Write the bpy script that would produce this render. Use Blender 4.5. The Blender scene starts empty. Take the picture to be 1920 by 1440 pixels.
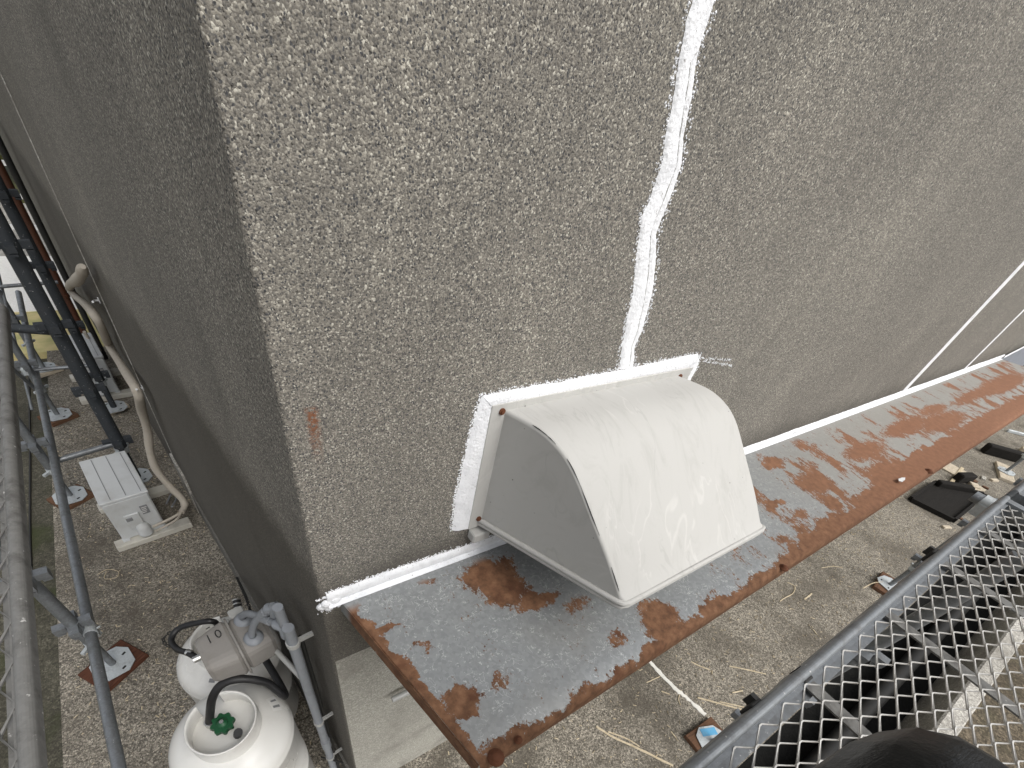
import bpy, math, random
from mathutils import Vector, Matrix

random.seed(7)
SC = bpy.context.scene
COL = SC.collection
V = Vector
# ------------------------------------------------------------------ camera, sky, sun, exposure
CAM_F, CAM_PX, CAM_PY = 804.877, 888.415, 1041.768          # focal length and optical axis in 1920x1440 pixels
CAM_C = V((-0.126, -0.734, 3.1))
AX = (V((0.84075892, -0.32 + 0.00791774, 0.44241281)), V((-0.5214518, -0.68659176, 0.50663575)), V((0.14564496, -0.65665548, -0.739994)))
right = V((AX[0][0], AX[1][0], AX[2][0])); down = V((AX[0][1], AX[1][1], AX[2][1])); fwd = V((AX[0][2], AX[1][2], AX[2][2]))
cd = bpy.data.cameras.new('camera'); cam = bpy.data.objects.new('camera', cd); COL.objects.link(cam)
cam.matrix_world = Matrix(((right.x, -down.x, -fwd.x, CAM_C.x), (right.y, -down.y, -fwd.y, CAM_C.y), (right.z, -down.z, -fwd.z, CAM_C.z), (0, 0, 0, 1)))
cd.sensor_width = 36; cd.sensor_fit = 'HORIZONTAL'; cd.lens = CAM_F / 1920 * 36
cd.shift_x = (960 - CAM_PX) / 1920; cd.shift_y = (CAM_PY - 720) / 1920
cd.clip_start = 0.02; cd.clip_end = 2000
SC.camera = cam

SUN_EL, SUN_AZ = math.radians(50), math.radians(163)         # azimuth measured from +y towards +x
w = bpy.data.worlds.new('World'); SC.world = w; w.use_nodes = True
wn = w.node_tree.nodes; wl = w.node_tree.links
bg = wn['Background']; bg.inputs[1].default_value = 0.165
sky = wn.new('ShaderNodeTexSky'); sky.sky_type = 'NISHITA'; sky.sun_disc = False
sky.sun_elevation = SUN_EL; sky.sun_rotation = SUN_AZ; sky.air_density = 1.0; sky.dust_density = 4.0
hs = wn.new('ShaderNodeHueSaturation'); hs.inputs['Saturation'].default_value = 0.22
wl.new(sky.outputs[0], hs.inputs['Color']); wl.new(hs.outputs[0], bg.inputs[0])
sd = bpy.data.lights.new('sun', 'SUN'); sd.energy = 1.0; sd.angle = math.radians(45); sd.color = (1, 0.965, 0.91)
sun = bpy.data.objects.new('sun', sd); COL.objects.link(sun)
sdir = V((math.sin(SUN_AZ) * math.cos(SUN_EL), math.cos(SUN_AZ) * math.cos(SUN_EL), math.sin(SUN_EL)))
sun.rotation_euler = sdir.to_track_quat('Z', 'Y').to_euler(); sun.location = (4, -6, 9)
SC.view_settings.view_transform = 'Standard'; SC.view_settings.look = 'None'
SC.view_settings.exposure = 0.35; SC.view_settings.gamma = 1; SC.view_settings.use_curve_mapping = False

# ------------------------------------------------------------------ surveying: a sight line of the photo met with a real plane
def sight(u, v):
    a, b = u - CAM_PX, v - CAM_PY
    return V([r[0] * a + r[1] * b + r[2] * CAM_F for r in AX])
def atz(u, v, z=0.0):
    r = sight(u, v); return CAM_C + r * ((z - CAM_C.z) / r.z)
def aty(u, v, y=0.0):
    r = sight(u, v); return CAM_C + r * ((y - CAM_C.y) / r.y)
TH = math.radians(97.26)
WD = V((math.cos(TH), math.sin(TH), 0)); WN = V((-math.sin(TH), math.cos(TH), 0))     # along the side wall, outwards
def atw(u, v, off=0.0):
    r = sight(u, v); return CAM_C + r * ((off - CAM_C.dot(WN)) / r.dot(WN))
def wall_pt(s, off, z): return WD * s + WN * off + V((0, 0, z))

# ------------------------------------------------------------------ materials
class M:
    def __init__(s, name):
        s.m = bpy.data.materials.new(name); s.m.use_nodes = True
        s.t = s.m.node_tree; s.b = s.t.nodes['Principled BSDF']
        g = s.t.nodes.new('ShaderNodeNewGeometry'); s.pos = g.outputs['Position']
        tc = s.t.nodes.new('ShaderNodeTexCoord'); s.obj = tc.outputs['Object']
    def put(s, sock, v):
        if isinstance(v, bpy.types.NodeSocket): s.t.links.new(v, sock)
        elif v is not None:
            if sock.type == 'RGBA' and not hasattr(v, '__len__'): v = (v, v, v, 1)
            elif sock.type == 'RGBA' and len(v) == 3: v = (*v, 1)
            sock.default_value = v
    def math(s, op, a, b=None, clamp=False):
        n = s.t.nodes.new('ShaderNodeMath'); n.operation = op; n.use_clamp = clamp
        s.put(n.inputs[0], a); s.put(n.inputs[1], b); return n.outputs[0]
    def map(s, v, scale=(1, 1, 1), rot=(0, 0, 0), loc=(0, 0, 0)):
        n = s.t.nodes.new('ShaderNodeMapping'); s.put(n.inputs[0], v)
        n.inputs['Scale'].default_value = scale; n.inputs['Rotation'].default_value = rot; n.inputs['Location'].default_value = loc
        return n.outputs[0]
    def noise(s, v, scale, detail=4, rough=0.55, dist=0.0, color=False):
        n = s.t.nodes.new('ShaderNodeTexNoise'); s.put(n.inputs['Vector'], v)
        n.inputs['Scale'].default_value = scale; n.inputs['Detail'].default_value = detail
        n.inputs['Roughness'].default_value = rough; n.inputs['Distortion'].default_value = dist
        return n.outputs['Color' if color else 'Fac']
    def voro(s, v, scale, feature='F1', out='Distance', rnd=1.0):
        n = s.t.nodes.new('ShaderNodeTexVoronoi'); s.put(n.inputs['Vector'], v); n.feature = feature
        n.inputs['Scale'].default_value = scale; n.inputs['Randomness'].default_value = rnd
        return n.outputs[out]
    def sep(s, v):
        n = s.t.nodes.new('ShaderNodeSeparateXYZ'); s.put(n.inputs[0], v); return n.outputs
    def comb(s, x, y, z):
        n = s.t.nodes.new('ShaderNodeCombineXYZ')
        for i, q in enumerate((x, y, z)): s.put(n.inputs[i], q)
        return n.outputs[0]
    def vadd(s, a, b, op='ADD', sc=None):
        n = s.t.nodes.new('ShaderNodeVectorMath'); n.operation = op; s.put(n.inputs[0], a)
        if op == 'SCALE': n.inputs['Scale'].default_value = sc
        else: s.put(n.inputs[1], b)
        return n.outputs[0]
    def step(s, v, lo, hi, a=0.0, b=1.0):
        n = s.t.nodes.new('ShaderNodeMapRange'); n.interpolation_type = 'SMOOTHSTEP'; s.put(n.inputs[0], v)
        s.put(n.inputs[1], lo); s.put(n.inputs[2], hi); s.put(n.inputs[3], a); s.put(n.inputs[4], b); return n.outputs[0]
    def ramp(s, f, stops, const=False):
        n = s.t.nodes.new('ShaderNodeValToRGB'); s.put(n.inputs[0], f); r = n.color_ramp
        if const: r.interpolation = 'CONSTANT'
        while len(r.elements) < len(stops): r.elements.new(0.5)
        for e, (p, c) in zip(r.elements, stops):
            e.position = p; e.color = (c, c, c, 1) if not hasattr(c, '__len__') else (*c, 1)
        return n.outputs[0]
    def mix(s, f, a, b, mode='MIX'):
        n = s.t.nodes.new('ShaderNodeMix'); n.data_type = 'RGBA'; n.blend_type = mode
        s.put(n.inputs[0], f); s.put(n.inputs[6], a); s.put(n.inputs[7], b); return n.outputs[2]
    def bump(s, h, strength, dist, normal=None):
        n = s.t.nodes.new('ShaderNodeBump'); n.inputs['Strength'].default_value = strength
        n.inputs['Distance'].default_value = dist; s.put(n.inputs['Height'], h)
        if normal is not None: s.put(n.inputs['Normal'], normal)
        return n.outputs[0]
    def out(s, col, rough=0.7, metal=0.0, normal=None, spec=0.4, coat=0):
        s.put(s.b.inputs['Base Color'], col); s.put(s.b.inputs['Roughness'], rough); s.put(s.b.inputs['Metallic'], metal)
        s.b.inputs['Specular IOR Level'].default_value = spec; s.b.inputs['Coat Weight'].default_value = coat
        if normal is not None: s.put(s.b.inputs['Normal'], normal)
        return s.m

def chip_wall():
    m = M('stone_chip_render'); p = m.pos
    warp = m.vadd(p, m.vadd(m.noise(p, 90, 2, color=True), None, 'SCALE', 0.005))
    c1 = m.sep(m.voro(warp, 370, out='Color'))[0]; d1 = m.voro(warp, 370)
    c2 = m.sep(m.voro(p, 520, out='Color'))[1]
    col = m.ramp(c1, [(0, (.05, .052, .056)), (.10, (.085, .082, .078)), (.26, (.150, .141, .124)), (.52, (.214, .198, .170)), (.76, (.285, .265, .226)), (.90, (.43, .40, .335)), (1, (.80, .77, .66))])
    fine = m.ramp(c2, [(0, (.07, .07, .07)), (.3, (.19, .174, .15)), (.8, (.32, .293, .247)), (1, (.56, .53, .45))])
    col = m.mix(.34, col, fine)
    peb = m.sep(m.voro(warp, 235, out='Color')); pd = m.voro(warp, 235)
    col = m.mix(m.math('MULTIPLY', m.step(pd, .46, .34), m.step(peb[0], .74, .80)), col, (.068, .070, .074))    # dark pebbles
    col = m.mix(m.math('MULTIPLY', m.step(pd, .40, .26), m.step(peb[1], .94, .95)), col, (.66, .62, .52))      # pale grains
    holes = m.math('MULTIPLY', m.step(m.noise(p, 210, 2, .5), .62, .70), 1.0)
    col = m.mix(m.math('MULTIPLY', holes, .9), col, (.035, .033, .03))
    col = m.mix(1.0, col, (.83, .83, .835), 'MULTIPLY')
    big = m.noise(p, 1.6, 5, .6); mid = m.noise(m.map(p, (1, 1, .35)), 7, 4, .6)
    col = m.mix(m.step(big, .35, .75, 0, .30), col, (.10, .094, .082))
    col = m.mix(m.step(mid, .5, .8, 0, .30), col, (.075, .07, .062))
    wash = m.noise(m.map(p, (1, 1, .55), (0, .6, 0), (4, 2, 9)), 3.2, 5, .62)
    col = m.mix(m.step(wash, .5, .75, 0, .55), col, m.mix(1.0, col, (1.32, 1.32, 1.30), 'MULTIPLY'))
    # rain splash grime in a ragged band low on the wall above the canopy and a rust run by the corner
    x, y, z = m.sep(p)
    band = m.math('MULTIPLY', m.step(m.math('ADD', z, m.math('MULTIPLY', m.noise(p, 6, 4), -.18)), 2.14, 1.98), .68)
    col = m.mix(band, col, (.07, .064, .054))
    rx = m.math('ABSOLUTE', m.math('SUBTRACT', m.math('ADD', x, m.math('MULTIPLY', m.noise(p, 60, 2), .012)), RUST[0] + .006))
    run = m.math('MULTIPLY', m.step(rx, .017, .004), m.math('MULTIPLY', m.step(z, RUST[2] - .13, RUST[2] - .01), m.step(z, RUST[2] + .012, RUST[2] + .002)))
    run = m.math('MULTIPLY', run, m.math('MULTIPLY', m.step(y, -.05, -.02), m.step(m.noise(p, 130, 3), .38, .55)))
    col = m.mix(m.math('MULTIPLY', run, .85), col, (.19, .068, .026))
    h = m.math('ADD', m.math('MULTIPLY', d1, -.6), m.math('SUBTRACT', m.math('MULTIPLY', m.noise(p, 240, 2), .6), m.math('MULTIPLY', holes, .8)))
    return m.out(col, .85, 0, m.bump(h, .6, .0026), .3)

def concrete(name, base, dark, chip=95, chips=.6, stain=.5, green=0):
    m = M(name); p = m.pos
    c = m.sep(m.voro(p, chip, out='Color'))[0]; c2 = m.sep(m.voro(p, chip * 2.1, out='Color'))[1]
    k = lambda f: tuple(min(1, q * f) for q in base)
    col = m.ramp(m.math('ADD', m.math('MULTIPLY', c, .55), m.math('MULTIPLY', c2, .45)), [(.08, k(.25)), (.30, k(.56)), (.5, k(.92)), (.68, k(1.35)), (.92, k(2.5))])
    col = m.mix(chips, base, col)
    n1 = m.noise(p, 1.3, 6, .62); n2 = m.noise(p, 5.5, 5, .65, .5); n3 = m.noise(p, 28, 4, .6)
    col = m.mix(m.step(n1, .42, .68, 0, stain), col, dark)
    col = m.mix(m.step(n2, .5, .72, 0, stain * .8), col, dark)
    col = m.mix(m.step(n3, .60, .75, 0, .5), col, dark)
    if green: col = m.mix(m.step(m.noise(p, 2.6, 4), .5, .72, 0, green), col, (.045, .055, .02))
    h = m.math('ADD', m.voro(p, chip), m.math('MULTIPLY', n3, 1.5))
    return m.out(col, .88, 0, m.bump(h, .45, .004), .25)

def plain(name, col, rough=.5, metal=0.0, var=.15, scale=9, dirt=(.10, .085, .065), dirtamt=.25, bump=.1, spec=.4):
    m = M(name); p = m.pos
    n = m.noise(p, scale, 5, .6); n2 = m.noise(p, scale * 7, 3)
    c = m.mix(m.step(n, .45, .8, 0, dirtamt), col, dirt)
    c = m.mix(m.math('MULTIPLY', n2, var), c, tuple(q * .45 for q in col))
    r = m.math('ADD', m.math('MULTIPLY', n, .25), rough - .1)
    return m.out(c, r, metal, m.bump(n2, bump, .0015), spec)

def galv(name, col, rough=.42, metal=.6, dirt=(.09, .085, .08), amt=.4):
    m = M(name); p = m.pos
    sp = m.sep(m.voro(p, 130, out='Color'))[0]; n = m.noise(p, 14, 5, .65); n2 = m.noise(p, 70, 3, .6)
    c = m.mix(m.math('MULTIPLY', sp, .28), col, tuple(min(1, q * 1.55) for q in col))
    c = m.mix(m.step(n, .48, .72, 0, amt), c, dirt)
    c = m.mix(m.step(n2, .66, .74, 0, .8), c, (.55, .54, .52))
    return m.out(c, m.step(n, .3, .7, rough - .08, rough + .22), m.step(n2, .66, .74, metal, .1), m.bump(n2, .12, .001), .5)

RUST = aty(584, 772)
CAN_Z, CAN_DROP = 2.056, 0.03
CA, CB, CCc, CDd = V((.058, 0, CAN_Z)), atz(905, 1440, CAN_Z - CAN_DROP), V((6.75, -.50, CAN_Z - CAN_DROP)), V((6.36, 0, CAN_Z))
def canopy_mat():
    m = M('rusted_galvanised_sheet'); p = m.pos
    n1 = m.noise(p, 14, 6, .68); n2 = m.noise(m.map(p, loc=(5, 3, 1)), 14, 6, .68); g = m.noise(p, 115, 5, .8); gg = m.noise(m.map(p, (1, .4, 1), (0, 0, -.25)), 90, 3, .7)
    x, y, z = m.sep(p)
    xw = m.math('ADD', x, m.math('MULTIPLY', m.math('SUBTRACT', n1, .5), .13)); yw = m.math('ADD', y, m.math('MULTIPLY', m.math('SUBTRACT', n2, .5), .13))
    mask = None
    def add(a):
        nonlocal mask
        mask = a if mask is None else m.math('MAXIMUM', mask, a)
    # (pixel u, v, radius along x, radius along y, turn)
    for u, v, rx, ry, rot, amp in ((918, 1085, .088, .068, -.5, 1), (905, 1058, .035, .05, 0, 1), (950, 1110, .07, .05, -.4, 1), (1005, 1128, .08, .03, -.1, 1), (1082, 1132, .06, .026, .3, .62), (1246, 1163, .075, .075, 0, 1), (1262, 1190, .045, .06, 0, .95),
                                   (872, 1315, .060, .044, 0, 1), (716, 1182, .033, .016, 0, 1), (795, 1093, .02, .012, 0, .85), (1160, 1190, .05, .022, 0, .66), (945, 1278, .03, .022, 0, .6), (790, 1217, .035, .014, 0, .62),
                                   (1450, 870, .09, .035, 0, 1), (1530, 905, .10, .07, 0, .9), (1560, 940, .05, .06, 0, 1), (1500, 960, .05, .03, 0, .7), (1620, 845, .22, .06, 0, .85), (1700, 800, .32, .06, 0, .92), (1450, 945, .08, .02, 0, .9),
                                   (1475, 1010, .05, .03, 0, .75), (1660, 880, .16, .06, 0, .95), (1770, 790, .35, .07, 0, .95), (1830, 740, .5, .05, 0, .9), (1750, 770, .25, .05, 0, .75), (1880, 720, .6, .08, 0, .95), (1500, 985, .03, .03, 0, .8), (960, 1395, .07, .035, 0, 1),
                                   (1300, 1215, .08, .05, 0, .9), (1430, 1100, .05, .03, 0, .9)):
        c = atz(u, v, CAN_Z - .015)
        dx = m.math('DIVIDE', m.math('SUBTRACT', xw, c.x), rx); dy = m.math('DIVIDE', m.math('SUBTRACT', yw, c.y), ry)
        if rot:
            cs, sn = math.cos(rot), math.sin(rot)
            dx, dy = m.math('ADD', m.math('MULTIPLY', dx, cs), m.math('MULTIPLY', dy, sn)), m.math('SUBTRACT', m.math('MULTIPLY', dy, cs), m.math('MULTIPLY', dx, sn))
        d = m.math('SQRT', m.math('ADD', m.math('MULTIPLY', dx, dx), m.math('MULTIPLY', dy, dy)))
        add(m.step(d, 1.7, .45, 0, amp))
    # the sheet rusts inwards from its front and end edges
    yf = m.math('ADD', m.math('MULTIPLY', x, (CCc.y - CB.y) / (CCc.x - CB.x)), CB.y - CB.x * (CCc.y - CB.y) / (CCc.x - CB.x))
    df = m.math('SUBTRACT', yw, yf)
    wide = m.math('ADD', .026, m.math('MULTIPLY', m.step(x, 1.1, 3.2), .10))
    wide = m.math('ADD', wide, m.math('MULTIPLY', m.math('SUBTRACT', m.noise(p, 5, 3), .5), .14))
    add(m.step(m.math('SUBTRACT', df, wide), .032, -.012))
    xl = m.math('ADD', m.math('MULTIPLY', y, (CB.x - CA.x) / CB.y), CA.x)
    dl = m.math('SUBTRACT', xw, xl)
    add(m.step(m.math('SUBTRACT', dl, m.math('ADD', .018, m.math('MULTIPLY', m.math('SUBTRACT', m.noise(p, 9, 3), .5), .05))), .018, -.008))
    # general speckled rusting, heavier to the right
    st = m.noise(m.map(p, (1.0, .42, 1), (0, 0, -.25)), 7.5, 7, .72)
    add(m.math('MULTIPLY', m.step(st, .42, .66), m.step(x, 1.0, 2.2, .32, 1.05)))
    mk = m.math('ADD', mask, m.math('MULTIPLY', m.math('SUBTRACT', g, .5), 1.5)); mk = m.math('ADD', mk, m.math('MULTIPLY', m.math('SUBTRACT', gg, .5), 1.1))
    mk = m.step(mk, .42, .60)
    # keep the strip next to the wall sound
    mk = m.math('MULTIPLY', mk, m.step(m.math('ADD', y, m.math('MULTIPLY', n1, .02)), -.012, -.05))
    sp = m.sep(m.voro(p, 105, out='Color'))[0]
    fl = m.math('MULTIPLY', m.step(m.math('ABSOLUTE', m.math('SUBTRACT', m.noise(p, 62, 2, .5, .4), .56)), .022, .006), m.step(m.noise(p, 24, 4), .46, .56))
    zinc = m.mix(m.math('MULTIPLY', sp, .5), (.245, .258, .262), (.37, .382, .382))
    zinc = m.mix(m.math('MULTIPLY', fl, .85), zinc, (.56, .575, .565))
    zinc = m.mix(m.step(m.noise(p, 3.2, 5), .45, .72, 0, .35), zinc, (.27, .26, .235))
    zinc = m.mix(m.step(x, 1.4, 3.2, 0, .55), zinc, (.40, .37, .32))
    rn = m.noise(p, 34, 5, .65)
    rust = m.ramp(rn, [(.22, (.062, .030, .017)), (.42, (.135, .066, .034)), (.6, (.205, .104, .055)), (.85, (.30, .16, .09))])
    rust = m.mix(m.step(x, 1.2, 3.5, 0, .55), rust, (.27, .125, .07))
    core = m.step(m.noise(p, 10, 3), .5, .68, 0, .55)
    rust = m.mix(m.math('MULTIPLY', core, m.step(x, 1.4, .7)), rust, (.085, .03, .014))
    col = m.mix(mk, zinc, rust)
    h = m.math('ADD', m.math('MULTIPLY', mk, .8), m.math('MULTIPLY', g, .35))
    return m.out(col, m.step(mk, 0, 1, .46, .9), m.step(mk, 0, 1, .35, 0), m.bump(h, .4, .0014), .4)

def hood_mat():
    m = M('weathered_offwhite_enamel'); p = m.pos
    streak = m.noise(m.map(p, (1, .35, .35)), 14, 6, .7, 1.6); line = m.math('ABSOLUTE', m.math('SUBTRACT', m.noise(m.map(p, (1, .3, .3)), 5, 4, .55, 2.2), .5))
    c = m.mix(m.step(streak, .48, .74, 0, .55), (.455, .45, .43), (.35, .343, .322))
    c = m.mix(m.math('MULTIPLY', m.step(line, .012, .0, 0, .62), m.step(m.noise(p, 4, 2), .48, .60)), c, (.36, .355, .34))
    line2 = m.math('ABSOLUTE', m.math('SUBTRACT', m.noise(m.map(p, (1, .42, .42), loc=(3, 1, 7)), 7, 3, .5, 1.5), .52))
    c = m.mix(m.math('MULTIPLY', m.step(line2, .03, .0, 0, .26), m.step(m.noise(p, 3.3, 2), .5, .62)), c, (.68, .67, .64))
    c = m.mix(m.math('MULTIPLY', m.noise(p, 160, 3, .7), .30), c, (.44, .43, .40))
    n = m.noise(p, 3, 4); c = m.mix(m.step(n, .5, .8, 0, .3), c, (.50, .48, .42))
    spots = m.math('MULTIPLY', m.step(m.voro(p, 28), .075, .035), m.step(m.noise(p, 7, 2), .50, .58))
    c = m.mix(spots, c, (.09, .085, .075))
    return m.out(c, m.step(n, .3, .7, .62, .78), 0, m.bump(m.noise(p, 120, 3), .08, .001), .28)

def sealant_mat():
    m = M('brushed_white_sealant'); p = m.pos
    n = m.noise(p, 130, 4, .7); pit = m.voro(p, 150); n3 = m.noise(p, 22, 4)
    c = m.mix(m.step(n3, .42, .72, 0, .55), (.80, .81, .83), (.60, .61, .63))
    c = m.mix(m.math('MULTIPLY', m.step(n, .58, .66), m.step(pit, .5, .3)), c, (.30, .29, .28))
    h = m.math('ADD', n, m.math('MULTIPLY', pit, .5))
    return m.out(c, .62, 0, m.bump(h, .65, .003), .35)

def wood(name, a, b, scale=1.0):
    m = M(name); p = m.obj
    n = m.noise(m.map(p, (3 * scale, 40 * scale, 40 * scale)), 2.2, 6, .65, .8); n2 = m.noise(p, 9, 4)
    c = m.mix(m.step(n, .3, .72), a, b); c = m.mix(m.step(n2, .5, .8, 0, .5), c, tuple(q * .35 for q in a))
    return m.out(c, .85, 0, m.bump(n, .4, .002), .2)

MT = dict(
    wall=chip_wall(), canopy=canopy_mat(), hood=hood_mat(), seal=sealant_mat(),
    slab=concrete('aggregate_concrete_slab', (.212, .192, .158), (.085, .074, .058), 100, 1.0, .72),
    soil=concrete('bare_soil', (.12, .098, .068), (.05, .04, .026), 60, .8, .6, .3),
    ditch=concrete('wet_drain_concrete', (.085, .08, .06), (.028, .026, .019), 70, .6, .7, .7),
    drain=concrete('shaded_drain', (.010, .010, .009), (.005, .005, .0045), 60, .6, .6),  # near-black because the shade down in the channel is put into its colour
    kerb=concrete('weathered_kerb_concrete', (.42, .40, .36), (.16, .145, .12), 80, .55, .5),
    pave=concrete('overbright_pavement', (.86, .85, .81), (.66, .64, .58), 60, .12, .25),  # near-white colour stands in for the stronger daylight out there
    plinth=concrete('smooth_grey_mortar', (.165, .158, .142), (.09, .083, .072), 180, .35, .5),
    under=concrete('pale_grey_mortar', (.34, .33, .29), (.17, .16, .14), 170, .35, .5),
    steel=galv('galvanised_scaffold_steel', (.20, .212, .222)), steel_backlit=galv('backlit_scaffold_steel', (.028, .033, .038), .6, .1, (.05, .05, .05), .5), steel_pale=galv('pale_galvanised_plate', (.46, .49, .50), .5, .35, amt=.3),  # dark variant is the scaffold steel with backlit shade put into its colour
    steel_dirty=galv('mortar_splashed_steel', (.16, .158, .15), .6, .2, (.075, .072, .066), .8),
    mesh=galv('expanded_metal_steel', (.50, .49, .465), .45, .35, (.24, .22, .2), .35),
    rustysteel=plain('rusted_steel', (.15, .055, .025), .8, .1, .5, 20, (.06, .025, .012), .5),
    acwhite=plain('air_conditioner_enamel', (.54, .555, .555), .45, 0, .1, 6, (.30, .28, .24), .4),
    acgrey=plain('grey_print_label', (.22, .225, .23), .5), block=plain('offwhite_plastic_block', (.55, .53, .47), .6, 0, .15, 8, (.22, .19, .15), .5),
    tank=plain('grey_tank_paint', (.70, .69, .655), .22, 0, .06, 5, (.36, .34, .30), .3, .03, .5), ring=plain('tank_collar_paint', (.70, .69, .655), .32, 0, .08, 7, (.33, .31, .27), .35),
    green=plain('green_handwheel', (.010, .075, .028), .4, 0, .2, 30, (.01, .03, .015), .3), black=plain('black_rubber', (.012, .012, .013), .45, 0, .2, 20, (.04, .038, .035), .3),
    chrome=plain('bright_fitting_metal', (.62, .62, .60), .25, .9, .1), reg=plain('grey_regulator_housing', (.235, .222, .205), .6, 0, .2, 14, (.17, .15, .125), .5),
    pipe=plain('grey_pvc_pipe', (.235, .25, .27), .45, 0, .12, 12, (.13, .125, .12), .35), clamp=plain('pale_pipe_clamp', (.45, .45, .43), .5, .2),
    wrap=plain('beige_pipe_wrap', (.46, .415, .35), .75, 0, .2, 30, (.28, .24, .19), .4, .5), brown=plain('brown_downpipe', (.10, .038, .020), .5, 0, .2, 9, (.03, .015, .01), .5),
    dark=plain('dark_painted_pipe', (.018, .018, .017), .6), white=plain('white_gloss_paint', (.75, .76, .76), .4, 0, .08, 8, (.5, .48, .44), .25),
    whitebar=plain('white_railing_paint', (.8, .8, .79), .45), redmark=plain('red_print', (.32, .05, .035), .5), blue=plain('blue_tape', (.10, .36, .60), .5, 0, .1, 30, (.3, .45, .55), .4),
    clear=plain('translucent_drip_pipe', (.42, .41, .385), .35), paper=plain('white_label', (.72, .71, .68), .55), splint=wood('pale_dry_wood', (.60, .52, .38), (.42, .34, .22)),
    redwood=wood('red_brown_plank', (.115, .045, .026), (.05, .022, .014)), brownwood=wood('brown_plank', (.16, .085, .05), (.075, .042, .026)), palewood=wood('sun_bleached_plank', (.60, .53, .42), (.38, .32, .24)),
    darkwood=wood('black_board', (.016, .014, .012), (.007, .006, .005)), trouser=None, leaf=None, grass=None, paint=plain('dried_white_paint', (.80, .78, .72), .8, 0, .3, 60, (.35, .32, .27), .4, .4), flash=galv('grey_flashing_sheet', (.27, .29, .33), .5, .3),
)
def cloth(name, col, scuff):
    m = M(name); p = m.pos
    s1 = m.noise(m.map(p, (1, 2.2, 1), (0, 0, .5)), 16, 6, .75, .8); s2 = m.noise(p, 70, 4, .7)
    f = m.math('MULTIPLY', m.step(s1, .57, .70), m.step(s2, .40, .56))
    return m.out(m.mix(f, col, scuff), m.step(f, 0, 1, .36, .75), 0, m.bump(m.math('ADD', s2, s1), .35, .004), .22)
MT['trouser'] = cloth('black_work_trouser', (.0055, .006, .0065), (.30, .285, .26))
MT['skin'] = plain('skin', (.42, .25, .17), .55); MT['hat'] = plain('white_helmet', (.7, .7, .68), .35)
def leafmat(name, a, b):
    m = M(name); c = m.mix(m.step(m.noise(m.pos, 3.0, 4), .35, .65), a, b); return m.out(c, .7, 0, None, .3)
MT['leaf'] = leafmat('hedge_leaf', (.05, .075, .022), (.12, .12, .035)); MT['bank'] = leafmat('grassy_bank', (.10, .10, .04), (.055, .06, .022)); MT['grass'] = leafmat('dry_grass', (.62, .52, .26), (.42, .40, .17))

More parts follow.
